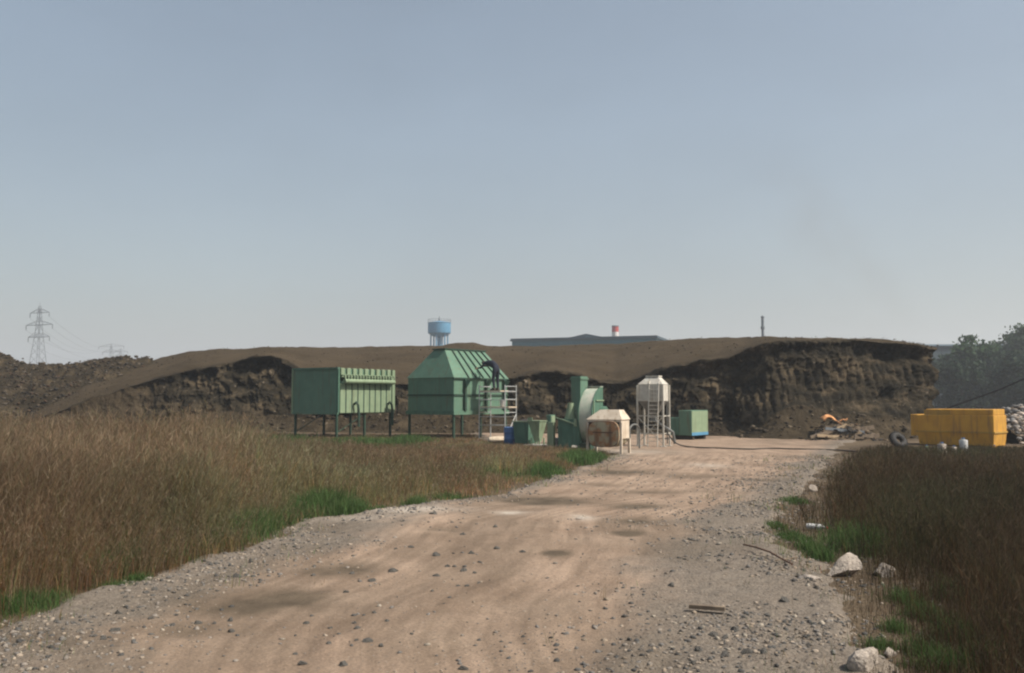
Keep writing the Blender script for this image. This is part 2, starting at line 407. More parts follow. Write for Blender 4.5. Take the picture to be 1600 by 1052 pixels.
    b2 = N.new('ShaderNodeBump'); b2.inputs['Strength'].default_value = .5; b2.inputs['Distance'].default_value = .05
    L.new(noise(7, 6, .6), b2.inputs['Height']); L.new(b.outputs[0], b2.inputs['Normal']); L.new(b2.outputs[0], p.inputs['Normal'])
    return m
M['track'] = track_material()
me = np_mesh('dirt_track', np.stack([TX, TY, TZ], -1).reshape(-1, 3), [quads], attrs=dict(gravel=gravel * .85, damp=damp, pale=pale, across=TT * (TR - TL), along=TY))
tag(link('dirt_track', me, M['track'], smooth=True), kind='structure')
def track_z(x, y):
    """height of the track surface under a point"""
    i = int(np.clip(np.searchsorted(yy, y), 1, nr - 1)); l, r = x_left(y), x_right(y)
    t = (x - l) / (r - l); j = int(np.clip(round((t + .1) / 1.2 * (nc - 1)), 0, nc - 1))
    return max(float(TZ[i, j]), 0.0)

# ---------------------------------------------------------- the big earth mound with its cut face
#        px   Ybase Yedge pyEdge Ycrest pyCrest talusDepth talusHeight
MT = np.array([
    (-60, 50, 50.6, 684, 53, 683, .3, .02), (20, 50, 50.6, 668, 54, 662, .4, .05), ( 90, 49.5, 50.5, 645, 56, 628, .6, .1), (130, 49.0, 50.5, 630, 57, 601, .8, .2), (195, 48.5, 50.5, 606, 61, 578, 1.0, .3), (250, 48.0, 50.5, 590, 64, 560, 1.4, .6),
    (300, 47.5, 50.0, 577, 64, 548, 1.6, .9), (340, 47.2, 49.8, 571, 64, 544.5, 1.8, 1.0), (380, 47.0, 49.6, 563, 64, 547, 1.8, 1.0), (415, 47.0, 49.5, 556, 64, 545.5, 1.8, .9),
    (440, 47.0, 49.3, 560, 64, 543, 1.6, .8), (470, 46.8, 49.0, 577, 64, 542, 1.6, .8), (540, 46.5, 48.6, 592, 64, 543, 1.6, .8), (620, 46.0, 48.2, 600, 64, 541, 1.8, .9), (690, 46.0, 48.0, 602, 64, 540.5, 1.8, .9),
    (712, 45.8, 47.8, 600, 65, 536, 1.8, .9), (738, 45.6, 47.6, 597, 65, 535, 1.8, .9), (766, 45.4, 47.4, 594, 64, 540.5, 1.8, .9), (800, 45.0, 47.0, 590, 64, 540.5, 1.8, .9),
    (850, 44.5, 46.6, 580, 64, 540.5, 1.6, .8), (890, 44.2, 46.0, 583, 63.5, 539, 1.5, .7), (920, 44.0, 45.6, 590, 63, 538, 1.4, .6), (960, 43.4, 45.0, 599, 62, 538, 1.2, .5), (1000, 42.6, 44.4, 590, 61, 534.5, 1.0, .4),
    (1040, 42.0, 44.0, 575, 60, 532, .8, .3), (1090, 41.4, 43.2, 567, 59, 529, .9, .4), (1130, 41.2, 42.8, 562, 58, 527.5, 1.4, .7), (1150, 40.6, 42.8, 553, 56, 527.5, 1.2, .5), (1168, 38.8, 42.2, 545, 55, 527, .7, .3),
    (1190, 38.2, 41.6, 536, 52, 526.5, 1.0, .5), (1215, 38.3, 41.4, 531.5, 51, 527.5, 1.6, 1.1), (1245, 38.6, 41.4, 531, 50, 528, 2.1, 1.45), (1290, 38.6, 41.4, 531, 50, 529, 1.9, 1.2), (1340, 38.6, 41.6, 531.5, 50, 530, 1.7, 1.0),
    (1390, 38.8, 41.8, 533.5, 49, 531.5, 1.5, .9), (1425, 39.2, 41.8, 539, 48, 537, 1.2, .7), (1450, 39.6, 41.9, 543, 47, 542.5, 1.0, .5), (1464, 40.6, 42.2, 546, 46, 546, .8, .3)])
def mound():
    n = 1150
    s = np.linspace(-60, 1464, n)
    def ip(k, sm=9):
        v = np.interp(s, MT[:, 0], MT[:, k]); ker = np.hanning(sm + 2)[1:-1]; ker /= ker.sum()
        return np.convolve(np.pad(v, sm // 2, mode='edge'), ker, 'valid')
    Yb, Ye, pe, Yc, pc, td, th = [ip(k, 15) for k in range(1, 8)]
    def at_np(px, py, Y):
        u, v = (px - 800) / FPX, (526 - py) / FPX
        f, w = math.cos(PITCH) - v * math.sin(PITCH), math.sin(PITCH) + v * math.cos(PITCH)
        return np.stack([u / f * Y, Y, CAMH + w / f * Y], -1)
    E = at_np(s, pe, Ye); C = at_np(s, pc, Yc)
    B = at_np(s, np.full(n, 680.), Yb); B[:, 2] = 0
    # the right-hand end turns the corner and runs away from the camera
    m2 = 140; w = np.linspace(0, 1, m2 + 1)[1:]
    xe = E[-1, 0]
    def tail(P, q): return P[-1] + (np.asarray(q) - P[-1]) * w[:, None]
    E = np.r_[E, tail(E, (xe + .1, 62, 4.2))]; B = np.r_[B, tail(B, (xe + 1.2, 62, 0))]; C = np.r_[C, tail(C, (xe - 3.0, 62, 5.0))]
    td = np.r_[td, np.full(m2, td[-1])]; th = np.r_[th, np.full(m2, th[-1])]
    N_ = len(E)
    dT = np.gradient(E[:, :2], axis=0); dT /= np.linalg.norm(dT, axis=1)[:, None] + 1e-9
    ker = np.hanning(83)[1:-1]; ker /= ker.sum()
    dT = np.stack([np.convolve(np.pad(dT[:, k], 40, mode='edge'), ker, 'valid') for k in (0, 1)], -1)
    dT /= np.linalg.norm(dT, axis=1)[:, None]
    O = np.stack([dT[:, 1], -dT[:, 0]], -1)                       # outward in plan
    S = np.r_[0, np.cumsum(np.linalg.norm(np.diff(E[:, :2], axis=0), axis=1))]
    right = sstep(1130, 1180, np.r_[s, np.full(m2, 1464)])       # the higher quarry face at the right
    cutk = np.r_[sstep(175, 300, s), np.ones(m2)]                # the left end is an uncut slope
    rows, cut = [], []
    for u in np.linspace(0, 1, 22)[:-1]:                         # loose soil at the foot
        P = B.copy(); off = td * (1 - u) ** 1.15
        P[:, :2] += O * off[:, None]; P[:, 2] = -.06 + (th + .06) * u
        d = (.12 * fbm(S * 1.2, u * 2 + S * 0, 41, 4) + .05 * fbm(S * 6, u * 9 + S * 0, 42, 3)) * min(1, u * 4)
        P[:, 2] += d * (.3 + .7 * u); P[:, :2] += O * (d * .5)[:, None]
        rows.append(P); cut.append(.55 * cutk)
    for u in np.linspace(0, 1, 96)[:-1]:                         # the cut face
        gq = 1 - (1 - u) ** 1.7
        P = B + (E - B) * gq
        z = th + (E[:, 2] - th) * u; P[:, 2] = z
        mk = min(1, u / .08) * min(1, (1 - u) / .05)
        zz = z
        d = .62 * fbm(S * .42, zz * .55, 51, 3) + (.34 - .16 * right) * (1 - 2 * np.abs(fbm(S * .95, zz * .8, 52, 3))) - .1 + .24 * fbm(S * 2.6, zz * 2.6, 53, 4) + .09 * fbm(S * 9, zz * 9, 54, 3)
        d += .10 * (1 - 3 * np.abs(fbm(S * .25, zz * 1.9, 57, 3)))            # ledges
        d += .20 * fbm(S * 1.7 + 9, zz * .5, 66, 3) + .10 * (1 - 2.4 * np.abs(fbm(S * 4.2, zz * 2.2, 67, 3)))
        # rows of slanting digger tooth marks: each pass of the bucket cuts a tier
        tier = 1.02; zr = (zz + .25 * fbm(S * .22, S * 0, 56, 2)); ph = zr / tier; fr = ph - np.floor(ph); jn = np.floor(ph)
        tooth = np.abs(np.sin((S + .28 * fr + 7.3 * jn) * math.pi / .40 + .5 * fbm(S * .5, jn * 3.1, 55, 2))) ** .55
        env = np.clip(fr / .12, 0, 1) * np.clip((1 - fr) / .2, 0, 1) * (.55 + .45 * fr)
        band = right * sstep(.7, 1.0, zz) * sstep(3.6, 3.0, zz) * sstep(-.45, .05, fbm(S * .3, jn * 1.7 + zz * .2, 59, 2) + .12)
        d = d * (1 - .35 * band) + (-.20 + .34 * tooth) * env * band
        d += (-.38 * math.exp(-((u - .86) / .10) ** 2) * (1 - .3 * right) + .12 * math.exp(-((1 - u) / .03) ** 2)) * cutk
        d *= .25 + .75 * cutk
        P[:, :2] += O * (d * mk)[:, None]
        P[:, 2] += .10 * fbm(S * 3, zz * 3, 58, 3) * mk
        rows.append(P); cut.append(cutk * 1.0)
    for u in np.linspace(0, 1, 60):                              # the smooth top, rising to the crest
        P = E + (C - E) * u
        hump = np.sin(u * math.pi) * .18 * (1 - right)
        P[:, 2] += hump + (.22 * fbm(P[:, 0] * .22, P[:, 1] * .3, 61, 3) * math.sin(u * math.pi) + .05 * fbm(P[:, 0] * 1.5, P[:, 1] * 1.5, 62, 4) + .05 * fbm(P[:, 0] * .5, P[:, 1] * .5, 65, 2)) * min(1, .25 + u * 6)
        ragged = (.22 * fbm(S * 1.1, S * 0, 64, 5)) * math.exp(-(u / .05) ** 2)
        P[:, 2] += ragged
        rows.append(P); cut.append(np.clip(np.full(N_, 1 - u / .05) + 1.3 * fbm(S * 1.2, np.full(N_, u * 30), 63, 4) * (1 - u / .16), 0, 1) if u < .16 else np.zeros(N_))
    for u in np.linspace(0, 1, 8)[1:]:                           # back slope
        P = C.copy(); P[:, :2] -= O * (u * 9); P[:, 2] = C[:, 2] * (1 - u) - .1 * u
        rows.append(P); cut.append(np.zeros(N_))
    V = np.stack(rows); K = np.stack(cut); r_, c_ = V.shape[:2]
    ix = np.arange(r_ * c_).reshape(r_, c_)
    q = np.stack([ix[:-1, :-1], ix[:-1, 1:], ix[1:, 1:], ix[1:, :-1]], -1).reshape(-1, 4)
    return np_mesh('earth_mound', V.reshape(-1, 3), [q], attrs=dict(cut=K)), V
def mound_material():
    m = bpy.data.materials.new('mound_earth')
    nt, N, L = nodes_of(m)
    out = N.new('ShaderNodeOutputMaterial'); p = N.new('ShaderNodeBsdfPrincipled'); L.new(p.outputs[0], out.inputs[0])
    p.inputs['Roughness'].default_value = .95; p.inputs['Specular IOR Level'].default_value = .08
    tc = N.new('ShaderNodeTexCoord')
    def noise(s, d=6, r=.55, sc=None):
        n = N.new('ShaderNodeTexNoise'); n.inputs['Scale'].default_value = s; n.inputs['Detail'].default_value = d; n.inputs['Roughness'].default_value = r
        if sc:
            mp = N.new('ShaderNodeMapping'); mp.inputs['Scale'].default_value = sc; L.new(tc.outputs['Object'], mp.inputs[0]); L.new(mp.outputs[0], n.inputs['Vector'])
        else: L.new(tc.outputs['Object'], n.inputs['Vector'])
        return n.outputs['Fac']
    def ramp(f, *st):
        r = N.new('ShaderNodeValToRGB'); e = r.color_ramp.elements
        while len(e) < len(st): e.new(.5)
        for k, (a, c) in enumerate(st): e[k].position = a; e[k].color = (*c, 1)
        L.new(f, r.inputs[0]); return r.outputs[0]
    def mix(f, a, b):
        x = N.new('ShaderNodeMixRGB'); L.new(f, x.inputs[0]); L.new(a, x.inputs[1]); L.new(b, x.inputs[2]); return x.outputs[0]
    a = N.new('ShaderNodeAttribute'); a.attribute_name = 'cut'
    top = ramp(noise(.35, 9, .6), (.3, (.046, .034, .020)), (.7, (.071, .053, .033)))
    topf = ramp(noise(14, 6, .7), (.35, (.65, .65, .65)), (.65, (1.15, 1.12, 1.08)))
    mu = N.new('ShaderNodeMixRGB'); mu.blend_type = 'MULTIPLY'; mu.inputs[0].default_value = .7; L.new(top, mu.inputs[1]); L.new(topf, mu.inputs[2])
    face = ramp(noise(.9, 8, .65, (1, 1, 1.6)), (.34, (.011, .010, .0075)), (.5, (.028, .023, .0148)), (.66, (.094, .072, .046)))
    facef = ramp(noise(9, 7, .7), (.34, (.5, .5, .5)), (.68, (1.25, 1.22, 1.18)))
    mf = N.new('ShaderNodeMixRGB'); mf.blend_type = 'MULTIPLY'; mf.inputs[0].default_value = .8; L.new(face, mf.inputs[1]); L.new(facef, mf.inputs[2])
    bits = ramp(noise(3.2, 3, .5), (.68, (0, 0, 0)), (.76, (1, 1, 1)))
    bc = N.new('ShaderNodeRGB'); bc.outputs[0].default_value = (.19, .155, .115, 1)
    f2 = mix(bits, mf.outputs[0], bc.outputs[0])
    L.new(mix(a.outputs['Fac'], mu.outputs[0], f2), p.inputs['Base Color'])
    b = N.new('ShaderNodeBump'); b.inputs['Strength'].default_value = .9; b.inputs['Distance'].default_value = .08
    L.new(noise(7, 8, .7), b.inputs['Height']); L.new(b.outputs[0], p.inputs['Normal'])
    return m
M['mound'] = mound_material()
mound_me, MV = mound()
tag(link('earth_mound', mound_me, M['mound'], smooth=True), kind='structure')

def heap(name, xs, ridge_z, y0, y1, yback, m, seed, amp=.25, nn=(220, 70)):
    """a long heap: ridge heights along xs, foot at y0, ridge at y1, back foot at yback"""
    X = np.linspace(xs[0], xs[-1], nn[0]); rz = np.interp(X, xs, ridge_z)
    V = []
    for u in np.linspace(0, 1, nn[1]):
        if u < .8:
            t = u / .8; y = y0 + (y1 - y0) * t; z = rz * (1 - (1 - t) ** 1.5)
        else:
            t = (u - .8) / .2; y = y1 + (yback - y1) * t; z = rz * (1 - t)
        Y = np.full_like(X, y) + .3 * fbm(X * .8, u * 5 + X * 0, seed + 3, 3)
        Z = z + (amp * fbm(X * .9, Y * .9, seed, 4) + amp * .5 * fbm(X * 3, Y * 3, seed + 1, 3)) * min(1, u * 5) * (1 if u < .95 else .2) - (.15 if u in (0, 1) else 0)
        V.append(np.stack([X, Y, Z], -1))
    V = np.stack(V); r_, c_ = V.shape[:2]; ix = np.arange(r_ * c_).reshape(r_, c_)
    q = np.stack([ix[:-1, :-1], ix[:-1, 1:], ix[1:, 1:], ix[1:, :-1]], -1).reshape(-1, 4)
    o = link(name, np_mesh(name, V.reshape(-1, 3), [q], attrs=dict(cut=np.full(r_ * c_, .75))), m, smooth=True)
    tag(o, kind='structure')
    return V
# ico stones, vectorised
_t = (1 + 5 ** .5) / 2
ICO = np.array([(-1, _t, 0), (1, _t, 0), (-1, -_t, 0), (1, -_t, 0), (0, -1, _t), (0, 1, _t), (0, -1, -_t), (0, 1, -_t), (_t, 0, -1), (_t, 0, 1), (-_t, 0, -1), (-_t, 0, 1)]) / math.sqrt(1 + _t * _t)
ICF = np.array([(0, 11, 5), (0, 5, 1), (0, 1, 7), (0, 7, 10), (0, 10, 11), (1, 5, 9), (5, 11, 4), (11, 10, 2), (10, 7, 6), (7, 1, 8), (3, 9, 4), (3, 4, 2), (3, 2, 6), (3, 6, 8), (3, 8, 9), (4, 9, 5), (2, 4, 11), (6, 2, 10), (8, 6, 7), (9, 8, 1)])
def stones(name, P, size, col, flat=.6, jit=.28):
    n = len(P)
    V = ICO[None] * (1 + jit * rng.uniform(-1, 1, (n, 12, 1))) + jit * .5 * rng.uniform(-1, 1, (n, 12, 3))
    sc = size[:, None] * np.stack([rng.uniform(.7, 1.3, n), rng.uniform(.6, 1.2, n), flat * rng.uniform(.6, 1.3, n)], -1)
    V = V * sc[:, None]
    a = rng.uniform(0, 6.28, n); b = rng.uniform(-.4, .4, n)
    x, y, z = V[..., 0], V[..., 1], V[..., 2]
    y, z = y * np.cos(b)[:, None] - z * np.sin(b)[:, None], y * np.sin(b)[:, None] + z * np.cos(b)[:, None]
    x, y = x * np.cos(a)[:, None] - y * np.sin(a)[:, None], x * np.sin(a)[:, None] + y * np.cos(a)[:, None]
    V = np.stack([x, y, z], -1) + P[:, None]
    F = (ICF[None] + (np.arange(n) * 12)[:, None, None]).reshape(-1, 3)
    return np_mesh(name, V.reshape(-1, 3), [F], col=np.repeat(col, 12, 0))
def scatter_on(V, n, rmin, rmax, pal, name, lo=.05, hi=.82):
    r_, c_ = V.shape[:2]
    i = rng.integers(int(r_ * lo), int(r_ * hi), n); j = rng.integers(1, c_ - 1, n)
    P = V[i, j] + rng.normal(0, .05, (n, 3))
    sz = rmin * (rmax / rmin) ** (rng.uniform(0, 1, n) ** 2.2)
    col = np.array(pal)[rng.integers(0, len(pal), n)] * rng.uniform(.6, 1.25, (n, 1))
    return tag(link(name, stones(name, P, sz, col), M['stone_attr']), kind='stuff')
CLOD = [(.05, .038, .026), (.035, .028, .02), (.075, .058, .04), (.10, .08, .056)]
o = scatter_on(MV[:24], 2600, .025, .13, CLOD, 'earth_clod', .02, .98); tag(o, 'loose dark clods lying along the foot of the cut mound', 'clods')
o = scatter_on(MV[120:172], 4200, .014, .065, CLOD, 'earth_clod', .0, 1.0); tag(o, 'small brown clods lying over the smooth top of the mound', 'clods')
cr = [(-60, 556), (0, 556), (14, 558), (28, 567), (60, 570), (118, 571), (150, 564), (200, 559), (235, 562), (262, 575), (300, 590)]
V = heap('rubble_mound', [at(px, py, 62).x for px, py in cr], [at(px, py, 62).z for px, py in cr], 51, 62, 68, M['mound'], 71, .35, (300, 90))
o = scatter_on(V, 9000, .02, .15, [(.036, .030, .023), (.055, .042, .029), (.075, .057, .04), (.03, .028, .025), (.09, .074, .058), (.06, .038, .024)], 'rubble_chunk')
tag(o, 'dark broken rubble littering the low far mound at the left', 'rubble')
hp = [(1540, 652), (1565, 640), (1600, 637), (1660, 634), (1740, 640)]
V = heap('stone_heap', [at(px, py, 35.5).x for px, py in hp], [at(px, py, 35.5).z for px, py in hp], 32.8, 35.5, 37.5, M['soil'], 81, .12, (120, 50))
o = scatter_on(V, 2600, .035, .20, [(.34, .31, .28), (.24, .23, .22), (.42, .36, .31), (.17, .165, .16), (.3, .24, .19)], 'stone_rubble', .02, .9)
tag(o, 'grey and pinkish broken stones heaped at the right edge behind the yellow tank', 'rubble')

# ================================================================== FAR THINGS
def lattice_pylon(name, label, loc, h, arms, base, scale_w=1.0, rot=0.0):
    t = thing(name, label, 'pylon', loc, rot, 'power pylons on the horizon')
    top = .9 * scale_w
    def hw(z): return base + (top - base) * min(1, z / (h * .72)) if z < h * .72 else top * (1 - .7 * (z - h * .72) / (h * .28))
    mb = MB()
    for sx in (-1, 1):
        for sy in (-1, 1):
            zs = np.linspace(0, h, 9)
            for a, b in zip(zs[:-1], zs[1:]): mb.bar((sx * hw(a), sy * hw(a), a), (sx * hw(b), sy * hw(b), b), .13)
    mb.build('tower_leg', M['steel'], t)
    mb = MB(); zs = np.linspace(0, h * .98, 13)
    for a, b in zip(zs[:-1], zs[1:]):
        for sx in (-1, 1):
            mb.bar((sx * hw(a), -hw(a), a), (sx * hw(b), hw(b), b), .05); mb.bar((sx * hw(a), hw(a), a), (sx * hw(b), -hw(b), b), .05)
            mb.bar((-hw(a), sx * hw(a), a), (hw(b), sx * hw(b), b), .05); mb.bar((hw(a), sx * hw(a), a), (-hw(b), sx * hw(b), b), .05)
    mb.build('lattice', M['steel'], t)
    tips = []
    for z, half in arms:
        mb = MB()
        for sx in (-1, 1):
            e = (sx * half, 0, z)
            for sy in (-1, 1):
                mb.bar((0, sy * hw(z), z), e, .14); mb.bar((sx * hw(z), sy * hw(z), z + 1.5), e, .10)
            for k in (.3, .55, .8): mb.bar((sx * half * k, 0, z), (sx * half * k, 0, z + 1.5 * (1 - k)), .07)
            tips.append(Vector((sx * half, 0, z - 1.6)))
        mb.build('crossarm', M['steel'], t)
        for sx in (-1, 1):
            MB().lathe([(.05, z - 1.6), (.16, z - 1.4), (.16, z - .3), (.05, z)], 8, (sx * half * .97, 0)).build('insulator', M['steel'], t)
    MB().lathe([(.08, h - .2), (.05, h + 1.2)], 6).build('peak', M['steel'], t)
    rm = Matrix.Rotation(rot, 3, 'Z')
    return [Vector(loc) + rm @ p for p in tips]
P1 = at(58, 600, 330); P1.z = 0
h1 = zat(478, 330)
t1 = lattice_pylon('lattice_pylon', 'tall faded lattice pylon with three crossarms at the far left', P1, h1, [(zat(489, 330), 5.2), (zat(508, 330), 7.2), (zat(527, 330), 5.8)], 3.4, rot=R(-25))
P2 = at(172, 600, 560); P2.z = 0
h2 = zat(538, 560)
t2 = lattice_pylon('lattice_pylon', 'distant pylon with one wide crossarm, nearer of the pair right of the tall pylon', P2, h2, [(zat(541.5, 560), 11), (zat(550, 560), 7.5)], 2.6, rot=R(-25))
P3 = at(187, 600, 640); P3.z = 0
t3 = lattice_pylon('lattice_pylon', 'faint distant pylon, right and smaller of the pair showing above the rubble mound', P3, zat(545, 640), [(zat(550, 640), 7), (zat(556, 640), 5)], 2.6, rot=R(-25))
ends = [t2[0], t2[1], t2[0] + Vector((2, 0, 0)), t2[1] - Vector((2, 0, 0)), t2[2], t2[3]]
for k, (a, b) in enumerate(zip(t1, ends)):
    pts = []
    for q in np.linspace(0, 1, 17):
        p = a.lerp(b, q); p.z -= 4 * 5.0 * q * (1 - q); pts.append(p)
    tag(MB().tube(pts, .035, 5).build('power_line', M['steel']), 'thin power line from the %s end of the %s crossarm of the tall pylon' % (('left', 'right')[k % 2], ('top', 'middle', 'lowest')[k // 2]), 'cable', 'power lines between the pylons')

# water tower
def water_tower():
    Y = 250; c = at(686, 600, Y); w = 36 * Y / FPX / 2
    t = thing('water_tower', 'blue round water tower on slim legs behind the brown mound', 'water tower', (c.x, c.y, 0))
    zt, zb, zc = zat(504.5, Y), zat(521, Y), zat(526, Y)
    tank = MB().lathe([(w * .98, zb), (w, zb + .2), (w, zt - .15), (w * 1.03, zt - .12), (w * 1.03, zt), (w * .4, zt + .35), (.2, zt + .5)], 40).build('tank', M['tankblue'], t, smooth=True)
    MB().lathe([(w * .55, zc), (w * .62, zc + .15), (w * .98, zb - .01)], 40).build('tank_bottom', M['tankblue'], t, smooth=True)
    mb = MB()
    for k in range(24):
        a = k * math.pi / 12; mb.bar((w * 1.0 * math.cos(a), w * math.sin(a), zt), (w * math.cos(a), w * math.sin(a), zt + .9), .05)
    ring = [(w * math.cos(a), w * math.sin(a), zt + .9) for a in np.linspace(0, 2 * math.pi, 33)]
    mb.tube(ring, .04, 5, False).build('railing', M['steel'], t)
    for k in range(6):
        a = k * math.pi / 3 + .25
        mb = MB().tube([(w * .78 * math.cos(a), w * .78 * math.sin(a), 0), (w * .74 * math.cos(a), w * .74 * math.sin(a), zb - .25)], .2, 10)
        mb.build('leg', M['tankblue'], t, smooth=True)
    MB().lathe([(.55, 0), (.55, zc + .05)], 14).build('riser_pipe', M['tankblue'], t, smooth=True)
    for z in (zc * .35, zc * .7):
        MB().tube([(w * .75 * math.cos(a), w * .75 * math.sin(a), z) for a in np.linspace(.25, .25 + 2 * math.pi, 7)], .09, 6, False).build('brace_ring', M['tankblue'], t)
    MB().lathe([(.25, zt + .4), (.25, zt + 1.0), (.05, zt + 1.9)], 10).build('vent', M['steel'], t)
water_tower()

def far_hall():
    Y = 175; a, b = at(800, 600, Y), at(1026, 600, Y - 9)
    d = Vector((b.x - a.x, b.y - a.y, 0)); Ln = d.length; rot = math.atan2(d.y, d.x)
    t = thing('factory_hall', 'long low blue-grey factory hall showing above the mound', 'building', (a.x, a.y, 0), rot)
    z0 = zat(533.5, Y); D = 26
    MB().box(0, Ln, 0, D, 0, z0).build('wall', M['hallblue'], t)
    k = 14
    for i in range(k):
        MB().box(i * Ln / k + .06, (i + 1) * Ln / k - .06, -.08, -.003, 2, z0 - .25).build('cladding_panel', M['hallblue'], t)
    MB().box(-.3, Ln + .3, -.35, D + .3, z0 + .003, z0 + .28).build('fascia', M['hallroof'], t)
    MB().box(-.2, Ln + .2, -.25, D + .2, z0 + .283, z0 + .5).build('roof', M['hallroof'], t)
    x0, x1 = Ln * .40, Ln * .64
    MB().prism([(x0 - 3, z0 + .5), (x1 + 3.5, z0 + .5), (x1 - 1, z0 + .75), ((x0 + x1) / 2 - .6, z0 + 1.35), (x0, z0 + .8)], 'y', 3, 9).build('roof_monitor', M['hallroof'], t)
    MB().box(x0 + 2.6, x1 - 3.2, 2.9, 2.99, z0 + .6, z0 + .85).build('vent_strip', M['hallblue'], t)
far_hall()

def red_white_chimney():
    Y = 240; c = at(962, 600, Y); r = 10.5 * Y / FPX / 2
    t = thing('chimney', 'short chimney banded red over white above the factory hall roof', 'chimney', (c.x, c.y, 0))
    zt, zm = zat(510.5, Y), zat(519, Y)
    MB().lathe([(r * 1.1, 0), (r * 1.02, zm - .003)], 28).build('white_shaft', M['chalk'], t, smooth=True)
    MB().lathe([(r * 1.03, zm), (r, zt)], 28).build('red_band', M['red'], t, smooth=True)
    MB().lathe([(r * 1.1, zt + .003), (r * 1.1, zt + .25), (r * .8, zt + .3)], 28).build('rim', M['steel'], t, smooth=True)
red_white_chimney()
def slim_stack():
    Y = 120; c = at(1193.5, 600, Y)
    t = thing('slim_stack', 'slim dark grey stack standing behind the right end of the mound', 'chimney', (c.x, c.y, 0))
    zt = zat(496.5, Y)
    MB().lathe([(.22, 0), (.18, zt)], 14).build('shaft', M['steel'], t, smooth=True)
    z = zat(511, Y)
    MB().lathe([(.21, z - .3), (.27, z - .25), (.27, z + .05), (.21, z + .1)], 14).build('collar', M['steel'], t)
    MB().lathe([(.25, zt + .003), (.25, zt + .12), (.05, zt + .3)], 14).build('cap', M['steel'], t)
    for a in (0.5, 2.6, 4.7):
        MB().bar((.2 * math.cos(a), .2 * math.sin(a), zt * .8), (3 * math.cos(a), 3 * math.sin(a), 0), .04).build('guy_wire', M['steel'], t)
slim_stack()
def far_shed():
    Y = 165; a = at(1415, 600, Y); b = at(1760, 600, Y)
    t = thing('warehouse', 'long dark blue-grey warehouse wall behind the trees at the right edge', 'building', (a.x, Y, 0))
    Ln = b.x - a.x; z0 = zat(541, Y)
    MB().box(0, Ln, 0, 25, 0, z0).build('wall', M['shed'], t)
    for i in range(12): MB().box(i * Ln / 12 + .08, (i + 1) * Ln / 12 - .08, -.1, -.004, .5, z0 - .4).build('wall_panel', M['shed'], t)
    MB().prism([(-.4, z0 + .003), (12.5, z0 + 1.1), (25.4, z0 + .003)], 'x', -.4, Ln + .4).build('roof', M['hallroof'], t)
far_shed()

# trees at the right, spring foliage
def tree(label, px, Y, top_py, wpx, seed, pal, nleaf=5200, lowest=.22):
    r = np.random.default_rng(seed)
    c = at(px, 600, Y); h = zat(top_py, Y); w = wpx * Y / FPX / 2
    t = thing('broadleaf_tree', label, 'tree', (c.x, c.y, 0), 0, 'trees at the right edge')
    mb = MB(); lean = r.uniform(-.3, .3)
    mb.tube([(0, 0, -.1), (lean * .2, 0, h * .25), (lean * .6, .1, h * .55), (lean, 0, h * .85)], [.022 * h, .017 * h, .011 * h, .004 * h], 9)
    limbs = []
    for k in range(9):
        a = k * 2.4 + r.uniform(-.4, .4); z0 = h * r.uniform(.22, .6); ln = w * r.uniform(.6, .95)
        e = Vector((ln * math.cos(a), ln * math.sin(a), z0 + h * r.uniform(.12, .3))); limbs.append(e)
        mb.tube([(lean * .4, 0, z0), e * .5 + Vector((lean * .2, 0, z0 * .5)), e], [.008 * h, .005 * h, .002 * h], 6)
    mb.build('trunk', M['bark'], t, smooth=True)
    # clumps through an uneven crown
    nc_ = 46
    th = r.uniform(0, 2 * math.pi, nc_); zz = r.uniform(lowest, 1, nc_) ; prof = np.sqrt(np.clip(1 - ((zz - .55) / .5) ** 2, .04, 1))
    rad = w * prof * r.uniform(.35, 1.0, nc_)
    cc = np.stack([lean * zz + rad * np.cos(th), rad * np.sin(th), zz * h * .95], -1); cs = w * r.uniform(.16, .34, nc_)
    k = r.integers(0, nc_, nleaf)
    P = cc[k] + r.normal(0, 1, (nleaf, 3)) * cs[k][:, None] * np.array([.62, .62, .5])
    P[:, 2] = np.clip(P[:, 2], .3, h)
    sz = r.uniform(.15, .36, nleaf)
    d1 = r.normal(0, 1, (nleaf, 3)); d1 /= np.linalg.norm(d1, axis=1)[:, None]
    d2 = np.cross(d1, r.normal(0, 1, (nleaf, 3))); d2 /= np.linalg.norm(d2, axis=1)[:, None]
    V = np.stack([P - d1 * sz[:, None], P + d2 * sz[:, None] * .6, P + d1 * sz[:, None], P - d2 * sz[:, None] * .6], 1)
    col = np.array(pal)[r.integers(0, len(pal), nleaf)] * r.uniform(.7, 1.3, (nleaf, 1)) * r.uniform(.75, 1.2, nc_)[k][:, None]
    F = (np.arange(nleaf) * 4)[:, None] + np.array([0, 1, 2, 3])
    link('crown', np_mesh('crown', V.reshape(-1, 3), [F], col=np.repeat(col, 4, 0)), M['leaf'], t)
PG = [(.04, .08, .034), (.05, .092, .036), (.033, .065, .03), (.045, .072, .042)]
PD = [(.022, .042, .026), (.03, .05, .028), (.018, .034, .024)]
tree('pale green tree with a rounded top left of the others at the right edge', 1518, 118, 526, 80, 1, PG, 7000)
tree('low dark shrubby tree close beside the right end of the mound', 1480, 122, 556, 60, 2, PD, 4500, .1)
tree('tall hazy tree cut by the right edge of the picture', 1602, 132, 506, 90, 3, PG, 7500)
tree('dark middle tree between the rounded pale tree and the tall edge tree', 1558, 112, 546, 74, 4, PD, 5500, .08)
tree('dark bushy tree low behind the grey stone heap', 1592, 104, 560, 74, 5, PD, 5500, .05)
tree('dark bushy tree low behind the left end of the yellow tank', 1502, 106, 566, 74, 6, PD, 5500, .05)

